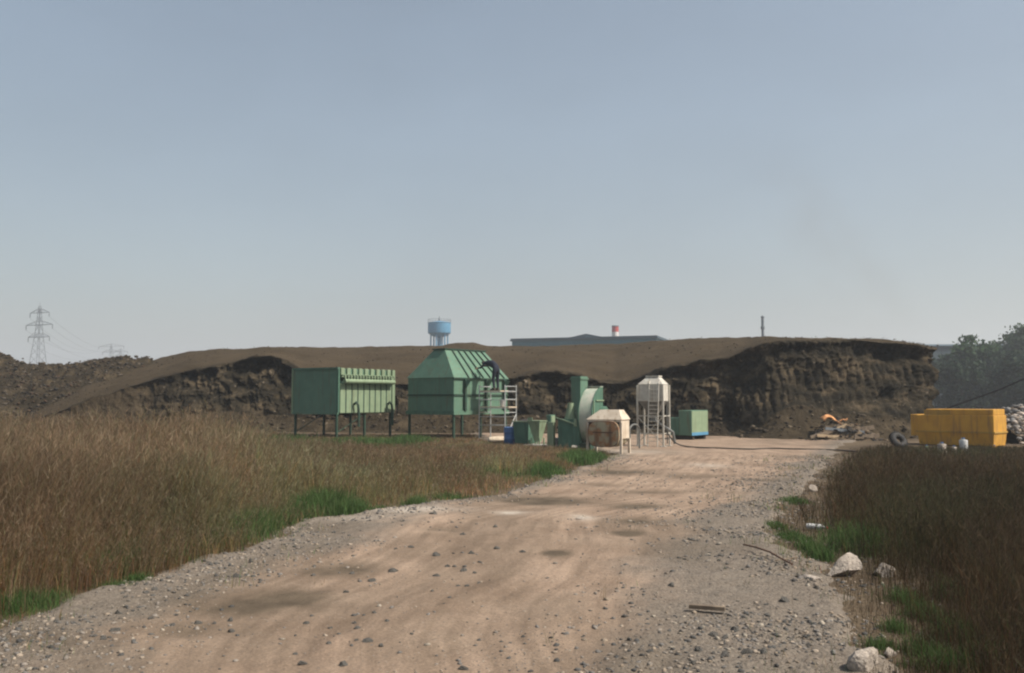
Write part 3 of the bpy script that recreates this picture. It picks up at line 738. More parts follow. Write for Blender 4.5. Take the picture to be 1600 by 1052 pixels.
# sagging dark cable crossing in front of the trees, held by a post beyond the frame
cp = at(1480, 638, 46); cq = at(1604, 588, 44)
far_end = cq + (cq - cp) * .35
t = thing('cable_post', 'dark timber post carrying a cable just beyond the right edge', 'post', (far_end.x, far_end.y, 0))
MB().lathe([(.13, -.2), (.1, far_end.z + .4)], 10).build('post_shaft', M['bark'], t)
tag(MB().tube([cp + Vector((-.8, .1, -.55)), cp, cp.lerp(far_end, .5) + Vector((0, 0, -.12)), far_end], .045, 6).build('cable', M['black']), 'dark cable slanting up to the right behind the yellow tank', 'cable')

# ================================================================== PLANT AND MACHINERY
# local frames: origin on the ground under the near corner, +x runs along the sunlit right-hand face (away from the
# camera), +y along the shaded left-hand face
# ---------------------------------------------------------- filter box with panel row and manifold
def filter_unit():
    c = at(527.5, 640, 37.2); L_, W_ = 3.6, 2.5
    z0, z1 = zat(646.5, 37.2), zat(575.5, 37.2)
    t = thing('filter_unit', 'green boxy filter unit on legs with a row of narrow panels and a pale pipe', 'filter unit', (c.x, c.y, 0), R(58.5))
    body = MB().box(.03, L_, .05, W_, z0, z1).build('casing', M['green'], t)
    MB().box(0, .027, .0, W_ + .03, z0 + .05, z1 - .05).build('end_plate', M['green'], t)
    MB().box(-.045, .05, W_ + .003, W_ + .06, z0 - .02, z1 + .02).build('corner_strip', M['green_pale_or_lit'], t)
    MB().box(-.04, .03, -.03, W_, z0 - .035, z0 + .045).build('bottom_rail', M['green'], t)
    MB().box(-.05, .1, -.03, W_, z1 - .045, z1 + .04).build('top_rail', M['green_deep'], t)
    MB().box(-.03, .05, -.05, .047, z0 + .05, z1 - .05).build('corner_post', M['green_deep'], t)
    n = 9; p = (L_ - .25) / n; x0 = .1; zp = z0 + (z1 - z0) * .66
    for i in range(n):
        a, b = x0 + i * p, x0 + (i + 1) * p
        MB().box(a + .035, b - .035, -.02, .047, z0 + .02, zp).build('panel', M['green_pale_or_lit'], t, bevel=.01)  # panels and caps carry sunlight in their colour, paler than the casing
        MB().box(b - .03, b + .03, -.005, .046, z0 + .02, zp + .02).build('rib', M['green_trim'], t)
        MB().box(a + .06, b - .10, -.03, .046, z1 - .27, z1 + .02).build('cap_panel', M['green_pale_or_lit'], t, bevel=.01)
        MB().box(a + .05, b - .05, -.10, .04, z1 - .36, z1 - .30).build('valve_ledge', M['green_pale_or_lit'], t)
    MB().box(x0, L_ - .15, .036, .049, zp + .022, z1 - .28).build('valve_recess', M['green_trim'], t)
    MB().box(L_ - .14, L_ + .04, -.04, .049, z0, z1 + .02).build('end_post', M['green_pale_or_lit'], t)
    zm = z0 + (z1 - z0) * .715
    MB().tube([(.18, -.19, zm), (L_ - .22, -.19, zm)], .095, 16).build('manifold_pipe', M['green_pale_or_lit'], t, smooth=True)
    for i in range(2 * n):
        x = x0 + (i + .5) * p / 2 + .06
        MB().tube([(x, -.19, zm + .05), (x, -.17, zm + .24), (x, .02, zm + .27)], .032, 6).build('blow_nozzle', M['green_pale_or_lit'], t)
    for x in (.95, 3.15):
        MB().tube([(x, -.05, z0 + .38), (x, -.16, z0 + .46), (x + .05, -.22, z0 + .35), (x + .08, -.24, z0), (x + .08, -.24, z0 - .55)], .055, 8).build('drain_pipe', M['green_trim'], t)
    for x in (.08, L_ / 2, L_ - .08):
        for y in (.12, W_ - .08):
            MB().box(x - .04, x + .04, y - .04, y + .04, -.03, z0).build('leg', M['green_trim'], t)
    for y in (.12, W_ - .08):
        MB().bar((.08, y, .25), (L_ / 2, y, z0 - .03), .03).build('brace', M['green_trim'], t)
filter_unit()

# ---------------------------------------------------------- green house with truncated pyramid roof
HC = at(709, 640, 37.6); HROT = R(50.0)
HL, HW = 3.4, 2.72
def green_house():
    Y = 37.6; c = HC
    z0, ze, zm, zt = zat(645, Y), zat(590, Y), zat(617.3, Y), zat(546, 38.6)
    t = thing('green_silo_house', 'large green sheet-metal housing on legs with a truncated pyramid roof, worker painting it', 'plant housing', (c.x, c.y, 0), HROT)
    e = .05
    a, b, q, f = .52, 1.04, 1.69, 3.06
    MB().box(0, HL, 0, HW, z0, ze).build('wall_box', M['green'], t)
    lo = [(-e, -e, ze + .003), (HL + e, -e, ze + .003), (HL + e, HW + e, ze + .003), (-e, HW + e, ze + .003)]
    hi = [(a, b, zt), (f, b, zt), (f, q, zt), (a, q, zt)]
    MB().add(lo + hi, [(0, 1, 5, 4), (1, 2, 6, 5), (2, 3, 7, 6), (3, 0, 4, 7), (4, 5, 6, 7), (3, 2, 1, 0)]).build('roof', M['green'], t)
    MB().box(a - .06, f + .06, b - .06, q + .06, zt + .003, zt + .05).build('roof_rim', M['green_trim'], t)
    # standing seams of the sunlit roof side
    for k in range(6):
        w0 = .22 + k * .118
        pt = Vector((a + (f - a) * (.16 + k * .145), b, zt)); pb = Vector((HL * (.26 + k * .135) - .05, -e, ze))
        d = Vector((0, -.02, .025))
        MB().bar(pt + d, pb + d, .055, .045).build('roof_seam', M['green_trim'], t)
    MB().box(-e - .01, HL + e, -e - .02, -e + .03, ze - .05, ze - .002).build('eave_rail', M['green_trim'], t)
    MB().box(-.035, HL + .035, -.045, -.003, zm - .035, zm + .035).build('mid_rail', M['green_trim'], t)
    MB().box(-.045, -.003, -.003, HW + .035, zm - .03, zm + .03).build('mid_rail', M['green_trim'], t)
    MB().box(-.06, HL + .06, -.07, -.004, z0 - .09, z0 + .07).build('bottom_rail', M['green'], t)
    MB().box(-.07, -.004, -.004, HW + .06, z0 - .09, z0 + .06).build('bottom_rail', M['green_deep'], t)
    for x in (.62, 1.95, 3.12):
        MB().box(x - .055, x + .055, -.12, -.047, z0 + .07, ze - .052).build('wall_post', M['green_trim'], t)
        MB().prism([(-.12, ze - .10), (-.40, ze - .10), (-.12, ze - .45)], 'x', x - .012, x + .012).build('bracket', M['green'], t)
    for x, y in ((.05, .05), (HL - .05, .05), (.05, HW - .05), (HL - .05, HW - .05), (HL / 2, .05)):
        MB().box(x - .042, x + .042, y - .042, y + .042, -.03, z0 - .092).build('leg', M['green_trim'], t)
green_house()

# ---------------------------------------------------------- scaffold tower, worker, bucket
SB = at(789, 640, 37.4); SW, SL = 1.42, .72           # +y: towards the house wall, +x: away
def scaffold():
    t = thing('scaffold_tower', 'small aluminium scaffold tower beside the green house', 'scaffold', (SB.x, SB.y, 0), HROT)
    zt = zat(601.5, 37.4)
    P = {'B': (0, 0), 'A': (0, SW), 'C': (SL, 0), 'D': (SL, SW)}
    for k, (x, y) in P.items():
        MB().tube([(x, y, .02), (x, y, zt)], .022, 8).build('upright', M['alu'], t, smooth=True)
        MB().lathe([(.06, .0), (.06, .025), (.03, .03), (.03, .06)], 10, (x, y)).build('foot_plate', M['alu'], t)
    for x in (0, SL):
        for z in (.55, .90, 1.25, 1.60, 1.92):
            MB().tube([(x, 0, z), (x, SW, z)], .015, 6).build('rung', M['alu'], t)
    for y in (0, SW):
        for z in (1.08, 1.62, 1.95, zt - .06):
            MB().tube([(0, y, z), (SL, y, z)], .017, 6).build('ledger', M['alu'], t)
    MB().tube([(SL, 0, 1.02), (.08, 0, .06)], .02, 6).build('brace', M['alu'], t)
    MB().box(.1, SL - .1, -.12, SW + .12, 1.28, 1.325).build('lower_board', M['board'], t)
    MB().box(.08, SL - .12, .32, SW + .05, 1.945, 1.99).build('upper_board', M['board'], t)
    return 1.325, 1.99
ZLOW, ZUP = scaffold()
HM = Matrix.Translation((SB.x, SB.y, 0)) @ Matrix.Rotation(HROT, 4, 'Z')
p = HM @ Vector((SL * .5, .42, ZLOW))
t = thing('paint_bucket', 'white paint bucket on the lower board of the scaffold', 'bucket', p)
MB().lathe([(.10, 0), (.105, .01), (.125, .24), (.132, .245), (.132, .26), (.118, .262), (.1, .05)], 18).build('bucket_body', M['plastic'], t, smooth=True)
MB().tube([(.13 * math.cos(a), 0, .25 + .10 * math.sin(a)) for a in np.linspace(0, math.pi, 9)], .006, 5).build('handle', M['steel'], t)

def worker():
    """bent-over figure: one skinned body; facing local +x (towards the roof)"""
    base = HM @ Vector((SL * .45, .78, ZUP))
    t = thing('person', 'person in dark navy clothes bending forward over the green roof from the scaffold', 'person', base, HROT + R(90))
    V = [(-.02, 0, .93), (.10, 0, 1.05), (.26, 0, 1.16), (.40, 0, 1.20), (.49, 0, 1.19), (.56, 0, 1.17)]      # pelvis, waist, ribs, chest, neck root, neck
    rad = [.150, .135, .150, .150, .065, .052]
    E = [(0, 1), (1, 2), (2, 3), (3, 4), (4, 5)]
    def chain(start, pts, rs):
        prev = start
        for q, r in zip(pts, rs):
            V.append(q); rad.append(r); E.append((prev, len(V) - 1)); prev = len(V) - 1
    for s in (-1, 1):
        chain(0, [(-.03, s * .10, .86), (.03 + .02 * s, s * .115, .48), (-.02, s * .12, .10), (.0, s * .12, .055), (.13, s * .135, .035)], [.105, .066, .045, .045, .035])
    chain(3, [(.42, -.19, 1.17), (.66, -.23, 1.06), (.90, -.19, 1.05)], [.062, .046, .034])
    chain(3, [(.42, .19, 1.17), (.60, .26, .96), (.82, .24, .95)], [.062, .046, .034])
    me = bpy.data.meshes.new('body'); me.from_pydata(V, E, [])
    o = bpy.data.objects.new('body', me); COL.objects.link(o); o.parent = t
    me.materials.append(M['navy'])
    bm = bmesh.new(); bm.from_mesh(me); ly = bm.verts.layers.skin.verify(); bm.verts.ensure_lookup_table()
    for v, r in zip(bm.verts, rad):
        v[ly].radius = (r, r * (1.0 if v.index > 3 else 1.15)); v[ly].use_root = v.index == 0
    bm.to_mesh(me); bm.free()
    sk = o.modifiers.new('skin', 'SKIN'); sk.use_smooth_shade = True
    sb = o.modifiers.new('sub', 'SUBSURF'); sb.levels = sb.render_levels = 2
    # head with face features, cap-like dark hair
    hd = MB(); prof = []
    n = 14
    for i in range(9):
        f = math.pi * i / 8
        prof.append((max(.002, .082 * math.sin(f)), -.108 * math.cos(f)))
    hd.lathe(prof, n)
    hd.add([(.078, -.014, -.01), (.078, .014, -.01), (.106, 0, -.022), (.08, 0, .03)], [(0, 1, 2), (0, 2, 3), (1, 3, 2)])
    for s in (-1, 1): hd.add([(.0, s * .078, -.02), (.02, s * .092, .0), (.0, s * .092, .025), (-.015, s * .08, .02)], [(0, 1, 2, 3)])
    ho = hd.build('head', M['skin'], t, smooth=True); ho.location = (.67, 0, 1.15); ho.rotation_euler = (0, R(48), 0)
    for s in (-1, 1): MB().lathe([(.004, -.009), (.011, 0), (.004, .009)], 8).build('eye', M['black'], ho).location = (.074, s * .03, .012)
    hr = MB().lathe([(.088, -.03), (.093, .02), (.08, .075), (.045, .108), (.004, .118)], 14).build('hair', M['dark'], ho, smooth=True); hr.location = (-.016, 0, .004)
    for s, (hx, hy, hz) in ((-1, (.90, -.19, 1.05)), (1, (.82, .24, .95))):
        hb = MB().box(-.01, .08, -.038, .038, -.014, .014)
        for k in range(4):
            y = -.03 + k * .02; ln = (.06, .072, .068, .052)[k]
            hb.tube([(.07, y, 0), (.07 + ln * .55, y, -.008), (.07 + ln, y, -.028)], [.0095, .009, .007], 6)
        hb.tube([(.015, s * -.034, 0), (.045, s * -.06, -.01), (.075, s * -.062, -.02)], [.011, .010, .008], 6)
        h_ = hb.build('hand', M['skin'], t, smooth=True); h_.location = (hx + .02, hy, hz); h_.rotation_euler = (0, R(10), 0)
    for s in (-1, 1):
        MB().prism([(-.07, 0), (.2, 0), (.2, .045), (.12, .075), (.05, .12), (-.06, .12)], 'y', s * .125 - .048, s * .125 + .048).build('boot', M['dark'], t, bevel=.012)
worker()

# ---------------------------------------------------------- cream hood over a rusty drum
def cream_hood():
    Y = 26.7; c = at(970.5, 690, Y); L_, W_ = .66, 1.06
    t = thing('cream_hood', 'cream sheet-metal hood on legs enclosing a rusty drum beside the track', 'hood', (c.x, c.y, 0), R(62))
    ze, zt, zw = zat(656, Y), zat(640.5, Y + .3), zat(686, Y)
    MB().frustum((-.035, L_ + .035, -.035, W_ + .035), ze, (.16, L_ - .12, .12, W_ - .34), zt).build('roof', M['cream'], t)
    MB().box(.0, L_, -.006, .02, zw, ze - .003).build('side_panel', M['cream'], t)
    MB().box(.0, L_, W_ - .02, W_ + .006, zw, ze - .003).build('side_panel', M['cream'], t)
    MB().box(L_ - .02, L_ - .003, .022, W_ - .022, zw - .1, ze - .003).build('back_panel', M['cream'], t)
    MB().box(-.02, .0, -.01, W_ + .01, ze - .07, ze - .004).build('front_rail', M['cream'], t)
    for x, y in ((.0, .0), (.0, W_), (L_, .0), (L_, W_)):
        MB().box(x - .032, x + .032, y - .034, y + .034, track_z(c.x, c.y) - .05, zw - .002 if x else ze - .074).build('leg', M['cream'], t)
    def sp(v, e): return math.copysign(abs(v) ** e, v)
    dr = MB(); n = 36; zc = .60; rw, rh = W_ * .475, .385
    for (x, k) in ((-.10, .86), (-.09, .95), (-.045, 1.0), (L_ * .9, 1.0)):
        dr.v += [(x, W_ / 2 + rw * k * sp(math.cos(2 * math.pi * j / n), .45), zc + rh * k * sp(math.sin(2 * math.pi * j / n), .75)) for j in range(n)]
    dr.f += [(i * n + j, i * n + (j + 1) % n, (i + 1) * n + (j + 1) % n, (i + 1) * n + j) for i in range(3) for j in range(n)]
    dr.f += [tuple(range(n)), tuple(3 * n + j for j in range(n))]
    d = dr.build('drum', M['rust'], t, smooth=True)
    MB().box(-.115, -.101, W_ * .2, W_ * .8, zc + .03, zc + .06).build('drum_bar', M['rust_bar'], d)
    MB().tube([(-.085, W_ / 2 + rw * .96 * sp(math.cos(a), .45), zc + rh * .96 * sp(math.sin(a), .75)) for a in np.linspace(0, 2 * math.pi, 37)], .012, 5, False).build('drum_ring', M['rust_bar'], d)
cream_hood()
a, b = gnd(893, 702), gnd(966, 701)
tag(MB().bar((a.x, a.y, .09), (b.x, b.y, .09), .06, .07).build('steel_beam', M['white']), 'pale steel beam lying on the ground in front of the cream hood', 'beam')

# ---------------------------------------------------------- white feed silo with ladder
def feed_silo():
    Y = 31.2; c = at(1035.5, 660, Y); L_, W_ = .66, .87
    t = thing('feed_silo', 'narrow white square silo on four legs with a ladder up its front', 'silo', (c.x, c.y, 0), R(63))
    zt, zs, zb, zo = zat(589, Y), zat(600.5, Y), zat(627, Y), zat(652, Y)
    MB().box(.0, L_, .0, W_, zb, zs).build('bin', M['white'], t, bevel=.01)
    MB().frustum((-.012, L_ + .012, -.012, W_ + .012), zs + .003, (.16, L_ - .16, .2, W_ - .26), zt).build('roof', M['white'], t)
    MB().box(.13, L_ - .13, .17, W_ - .23, zt + .003, zt + .05).build('lid', M['white'], t)
    MB().frustum((L_ * .42, L_ * .58, W_ * .42, W_ * .58), zo, (.004, L_ - .004, .004, W_ - .004), zb - .003).build('cone', M['galv'], t)
    MB().box(L_ * .4, L_ * .6, W_ * .4, W_ * .6, zo - .16, zo - .003).build('outlet', M['galv'], t)
    zg = track_z(c.x, c.y)
    for x, y in ((.0, .0), (.0, W_), (L_, .0), (L_, W_)):
        sx, sy = (-1 if x == 0 else 1), (-1 if y == 0 else 1)
        MB().box(min(x, x + sx * .05), max(x, x + sx * .05), min(y, y + sy * .05), max(y, y + sy * .05), zg - .03, zs - .02).build('leg', M['white'], t)
        MB().box(x - .1, x + .1, y - .1, y + .1, zg - .02, zg + .02).build('foot', M['white'], t)
    for z in (.45, 1.05):
        MB().bar((-.03, .0, z), (-.03, W_, z), .03).build('cross_bar', M['white'], t)
        MB().bar((.0, -.03, z), (L_, -.03, z), .03).build('cross_bar', M['white'], t)
    for y in (.10, .44):
        MB().tube([(-.32, y, zg), (-.10, y, zs - .05), (-.10, y, zs + .02), (.02, y, zs + .10)], .018, 6).build('ladder_rail', M['white'], t)
    for x0_, x1_ in ((0, 1), (1, 0)):
        MB().bar((-.04 - .02 * x0_, W_ * x0_, .12), (-.04 - .02 * x0_, W_ * x1_, 1.0), .022).build('brace', M['white'], t)
    MB().bar((L_ / 2, -.05, .1), (L_ / 2, -.05, zb), .03).build('vent_pipe', M['galv'], t)
    for k in range(14):
        z = .2 + k * .135; x = -.32 + .22 * (z / zs)
        MB().tube([(x, .10, z), (x, .44, z)], .012, 6).build('ladder_rung', M['white'], t)
    MB().tube([(L_ / 2, W_ / 2, zo - .1), (L_ / 2, -.05, .62), (L_ * .5, -.25, .5), (L_ * .6, -.3, .1)], .05, 8).build('outlet_pipe', M['galv'], t)
feed_silo()

# ---------------------------------------------------------- centrifugal fan
def fan():
    c = at(925, 650, 29.6); Rr, W_ = .96, .47
    t = thing('centrifugal_fan', 'big green and pale metal centrifugal fan casing behind the cream hood', 'fan', (c.x, c.y, 0), R(66))
    zc = 1.03
    pts = [(Rr - Rr * math.cos(a) * (1 - .0 * a), zc + Rr * math.sin(a)) for a in np.linspace(-math.pi * .62, math.pi * .5, 30)]
    pts += [(Rr + .16, zc + Rr), (Rr + .16, zc - .75)]
    MB().prism(pts, 'y', .02, W_ - .02).build('scroll_casing', M['fan'], t, smooth=True)
    q = [(Rr + (x - Rr) * 1.03, zc + (z - zc) * 1.03) for x, z in pts]
    MB().prism(q, 'y', -.003, .018).build('side_plate', M['green_deep'], t)
    MB().prism(q, 'y', W_ - .018, W_ + .003).build('side_plate', M['green_deep'], t)
    for z in (zc + .55, zc + .12):
        MB().box(.35, Rr + .18, -.04, -.004, z - .02, z + .02).build('stiffener', M['green_pale_or_lit'], t)
    MB().box(.10, .14, -.035, -.004, zc - .1, zc + .55).build('stiffener', M['green_pale_or_lit'], t)
    MB().tube([(Rr, -.16, zc), (Rr, -.004, zc)], .36, 24).build('inlet_ring', M['green_deep'], t, smooth=True)
    MB().box(Rr - .12, Rr + .2, .0, W_, zc + Rr + .033, zc + Rr + .065).build('outlet_flange', M['fan'], t)
    MB().box(-.05, 1.5, .05, W_ - .05, -.03, .20).build('base_frame', M['green_trim'], t)
    MB().box(.02, 1.0, W_ + .004, W_ + .72, -.03, .97).build('drive_housing', M['green_deep'], t)
    MB().bar((-.02, W_ + .78, 1.02), (-.02, W_ + .14, .82), .05, .04).build('guard_strip', M['green_pale_or_lit'], t)
    MB().box(-.02, .018, W_ + .06, W_ + .15, .74, .98).build('cover_plate', M['green_pale_or_lit'], t)
    MB().lathe([(.20, .972), (.20, .99), (.10, 1.46), (.10, 1.5)], 20, (.25, W_ + .36)).build('cone_stub', M['green_pale_or_lit'], t, smooth=True)
    MB().box(.06, .24, W_ + .90, W_ + 1.12, -.03, .86).build('side_cabinet', M['green_pale_or_lit'], t)
fan()
def duct():
    Y = 33; c = at(907, 640, Y)
    t = thing('vertical_duct', 'tall dark green rectangular duct standing behind the fan', 'duct', (c.x, c.y, 0), R(53))
    zt = zat(588, Y)
    MB().box(0, .50, 0, .40, 0, zt).build('duct_shaft', M['green'], t)
    MB().box(-.03, .53, -.03, .43, zt - .12, zt - .06).build('flange', M['green'], t)
    MB().box(-.03, .53, -.03, .43, 1.2, 1.25).build('flange', M['green'], t)
    MB().box(-.1, .6, -.1, .5, -.03, .06).build('base_plate', M['green_trim'], t)
duct()
# ---------------------------------------------------------- smaller units left of the fan
def small_units():
    c = at(843, 680, 31.2)
    t = thing('funnel_bin', 'small pale green funnel-shaped bin tapering to the ground', 'bin', (c.x, c.y, 0), R(58))
    zt = zat(659, 31.2)
    MB().frustum((.16, .34, .12, .30), .16, (0, .5, 0, .46), zt).build('funnel', M['green_pale_or_lit'], t)
    MB().box(-.02, .52, -.02, .48, zt + .003, zt + .03).build('rim', M['green_pale_or_lit'], t)
    MB().box(-.012, .01, .28, .47, zt + .033, zt + .14).build('tab', M['green_pale_or_lit'], t)
    for x, y in ((.1, .06), (.4, .06), (.1, .38), (.4, .38)):
        MB().box(x - .02, x + .02, y - .02, y + .02, -.02, .3).build('leg', M['green_pale_or_lit'], t)
    MB().box(-.1, .6, -.12, .6, .04, .07).build('skid', M['white'], t)
    c = at(826, 680, 32.4)
    t = thing('square_bin', 'dark green square bin with a pale rim left of the funnel bin', 'bin', (c.x, c.y, 0), R(58))
    zt = zat(660, 32.4)
    MB().frustum((.06, .74, .06, .60), .05, (0, .8, 0, .66), zt).build('bin_body', M['green_deep'], t)
    MB().box(-.025, .82, -.025, .69, zt + .003, zt + .035).build('rim', M['green_pale_or_lit'], t)
    MB().frustum((.15, .65, .12, .55), zt + .036, (.3, .5, .25, .42), zt + .11).build('load', M['dark'], t)
    for x, y in ((.08, .08), (.7, .08), (.08, .56), (.7, .56)): MB().box(x - .03, x + .03, y - .03, y + .03, -.02, .049).build('foot', M['green_trim'], t)
    c = at(798.5, 680, 33.2)
    t = thing('blue_drum', 'blue plastic drum behind the foot of the scaffold', 'drum', (c.x, c.y, 0))
    MB().lathe([(.24, 0), (.26, .03), (.26, .18), (.272, .20), (.26, .22), (.26, .42), (.272, .44), (.26, .46), (.255, .60), (.23, .62), (.22, .60)], 22).build('drum_body', M['blue'], t, smooth=True)
    MB().lathe([(.05, .615), (.05, .64)], 10, (.12, 0)).build('bung', M['black'], t)
    c = at(782, 684, 34.0)
    t = thing('sand_bag', 'pale filled sack lying under the scaffold', 'sack', (c.x, c.y, 0), .3)
    mb = MB(); n = 14
    for i in range(9):
        f = math.pi * i / 8; mb.v += [(-.5 * math.cos(f), .26 * math.sin(f) ** .6 * math.cos(2 * math.pi * j / n), .12 + .14 * math.sin(f) ** .5 * math.sin(2 * math.pi * j / n)) for j in range(n)]
    mb.f += [(i * n + j, i * n + (j + 1) % n, (i + 1) * n + (j + 1) % n, (i + 1) * n + j) for i in range(8) for j in range(n)]
    mb.build('sack_body', M['board'], t, smooth=True)
    MB().box(.47, .6, -.08, .08, .08, .14).build('tied_neck', M['board'], t, bevel=.01)
    c = at(860.5, 660, 32.0)
    t = thing('control_box', 'small green control box on a thin post between funnel bin and fan', 'control box', (c.x, c.y, 0), R(52))
    z0, z1 = zat(662, 32), zat(648.5, 32)
    MB().box(0, .28, 0, .20, z0, z1).build('cabinet', M['green'], t, bevel=.01)
    MB().box(.03, .25, -.014, -.003, z0 + .03, z1 - .03).build('lit_cabinet_face', M['green_pale_or_lit'], t)  # thin pale sheet that paints sunlight onto the right-hand face
    MB().box(.11, .17, .07, .13, -.03, z0 - .003).build('post', M['green_trim'], t)
    c = at(868, 690, 30.6)
    t = thing('pump', 'small grey pump with a stub pipe in the weeds left of the fan', 'pump', (c.x, c.y, 0), R(40))
    MB().tube([(0, 0, .22), (.36, 0, .22)], .12, 16).build('motor', M['galv'], t, smooth=True)
    MB().tube([(.37, 0, .22), (.47, 0, .22)], .17, 16).build('volute', M['steel'], t, smooth=True)
    MB().tube([(.42, 0, .38), (.42, 0, .55), (.5, 0, .6)], .04, 8).build('stub_pipe', M['white'], t)
    MB().box(-.05, .5, -.13, .13, -.02, .09).build('base', M['steel'], t)
    # hoop pipe and scrap between hood and silo
    p0, p1 = at(984, 690, 29.6), at(999, 690, 30.2)
    pts = []
    for a in np.linspace(0, math.pi, 11):
        w = (1 - math.cos(a)) / 2; pts.append((p0.x + (p1.x - p0.x) * w, p0.y + (p1.y - p0.y) * w, .62 + .18 * math.sin(a)))
    tag(MB().tube([(p0.x, p0.y, 0)] + pts + [(p1.x, p1.y, 0)], .03, 8).build('hoop_pipe', M['galv'], smooth=True), 'grey hoop of bent pipe between the cream hood and the white silo', 'pipe')
small_units()

# ---------------------------------------------------------- green stepped container
def stepped_box():
    Y = 36.2; c = at(1080.5, 660, Y); L_, W1, W2 = 1.5, .56, .98
    t = thing('stepped_container', 'green stepped metal container with a bright right side near the mound', 'container', (c.x, c.y, 0), R(53))
    z0, z1, zs = zat(681, Y), zat(641.5, Y), zat(653, Y)
    MB().box(0, L_, 0, W1, z0, z1).build('tall_body', M['green'], t, bevel=.012)
    MB().box(0, L_ * .9, W1 + .003, W2, z0, zs).build('low_body', M['green_deep'], t, bevel=.012)
    MB().box(.02, L_ - .02, -.012, -.003, z0 + .03, z1 - .03).build('lit_side_sheet', M['green_pale_or_lit'], t)  # sunlight on this side put into the colour, paler than the body
    MB().box(.0, L_, -.016, -.0125, z0 + .0, z0 + .12).build('blue_sill', M['tankblue'], t)
    for x in (.2, L_ - .25):
        MB().box(x, x + .15, .05, W2 - .1, -.02, z0 - .003).build('skid', M['dark'], t)
stepped_box()

# ---------------------------------------------------------- yellow tank at the right
def yellow_tank():
    Y = 31.0; c = at(1553.5, 680, Y); L_, W_ = 1.37, 2.55
    t = thing('yellow_tank', 'long yellow steel tank with a raised lid near the right edge', 'tank', (c.x, c.y, 0), R(45.4))
    z0, zm, z1, z2 = zat(698, Y), zat(676.5, Y), zat(649.5, Y), zat(640, Y)
    MB().box(0, L_, 0, W_, zm, z1).build('tank_body', M['yellow'], t, bevel=.015)
    MB().frustum((.07, L_ - .05, .05, W_ - .05), z0, (0, L_, 0, W_), zm - .003).build('tank_sump', M['yellow'], t)
    MB().box(-.025, .0, -.02, W_ + .02, zm - .03, zm + .03).build('seam_rail', M['yellow_dark'], t)
    MB().box(0.001, L_ + .02, -.025, -.001, zm - .03, zm + .03).build('seam_rail', M['yellow_dark'], t)
    MB().box(.06, L_ - .1, .02, W_ * .88, z1 + .003, z2).build('lid', M['yellow'], t, bevel=.015)
    MB().box(.03, .058, W_ * .55, W_ * .9, z1 + .003, z2 - .03).build('lid_flap', M['yellow_dark'], t)
    MB().box(.12, L_ - .2, W_ + .003, W_ + .26, zat(684, Y), zat(649, Y)).build('end_locker', M['yellow'], t, bevel=.01)
    for y in (.3, W_ - .5):
        MB().box(.1, L_ - .1, y, y + .18, -.03, z0 - .003).build('skid', M['dark'], t)
yellow_tank()
def canister(name, label, px, py, w, h, m, cat='canister', rot=0.0):
    c = gnd(px, py)
    t = thing(name, label, cat, (c.x, c.y, 0), rot)
    MB().lathe([(w * .95, 0), (w, .015), (w, h * .30), (w * .96, h * .32), (w, h * .34), (w, h * .88), (w * .9, h * .93), (w * .3, h * .95), (w * .3, h)], 16).build('canister_body', m, t, smooth=True)
    MB().tube([(-w * .55, 0, h * .93), (-w * .5, 0, h * 1.04), (w * .1, 0, h * 1.04), (w * .2, 0, h * .98)], w * .09, 6).build('handle', m, t)
    MB().lathe([(w * .42, h + .002), (w * .42, h + .03)], 10).build('cap', M['blue'], t)
canister('plastic_canister', 'tallest white canister standing in front of the yellow tank', 1506, 711, .115, .47, M['plastic'])
canister('plastic_canister', 'greyish squat canister left of the tallest one before the yellow tank', 1472, 711, .12, .34, M['concrete'])
canister('plastic_canister', 'smallest pale canister between the two bigger ones before the yellow tank', 1491, 712, .07, .26, M['concrete'])
canister('plastic_canister', 'small yellow canister below the right end of the yellow tank', 1554, 706, .07, .18, M['yellow'])
canister('plastic_canister', 'small pale yellow canister in front of the left part of the yellow tank', 1448, 704, .06, .15, M['green_pale_or_lit'])
def tyre(px, py, lean, label, r=.36):
    c = gnd(px, py)
    t = thing('tyre', label, 'tyre', (c.x, c.y, r * math.cos(lean) + .06), R(15)); t.rotation_euler = (R(90) - lean, 0, R(20))
    n, k = 28, 10
    V = []; F = []
    for i in range(n):
        a = 2 * math.pi * i / n
        for j in range(k):
            b = 2 * math.pi * j / k; rr = r - .10 + .10 * math.cos(b)
            V.append((rr * math.cos(a), rr * math.sin(a), .10 * math.sin(b)))
            F.append((i * k + j, ((i + 1) % n) * k + j, ((i + 1) % n) * k + (j + 1) % k, i * k + (j + 1) % k))
    MB().add(V, F).build('tyre_carcass', M['black'], t, smooth=True)
    mb = MB()
    for i in range(n):
        a = 2 * math.pi * i / n; mb.bar(((r + .004) * math.cos(a), (r + .004) * math.sin(a), -.07), ((r + .004) * math.cos(a + .05), (r + .004) * math.sin(a + .05), .07), .03, .02)
    mb.build('tread', M['black'], t)
tyre(1404, 703, R(34), 'black tyre leaning near the left end of the yellow tank', .29)

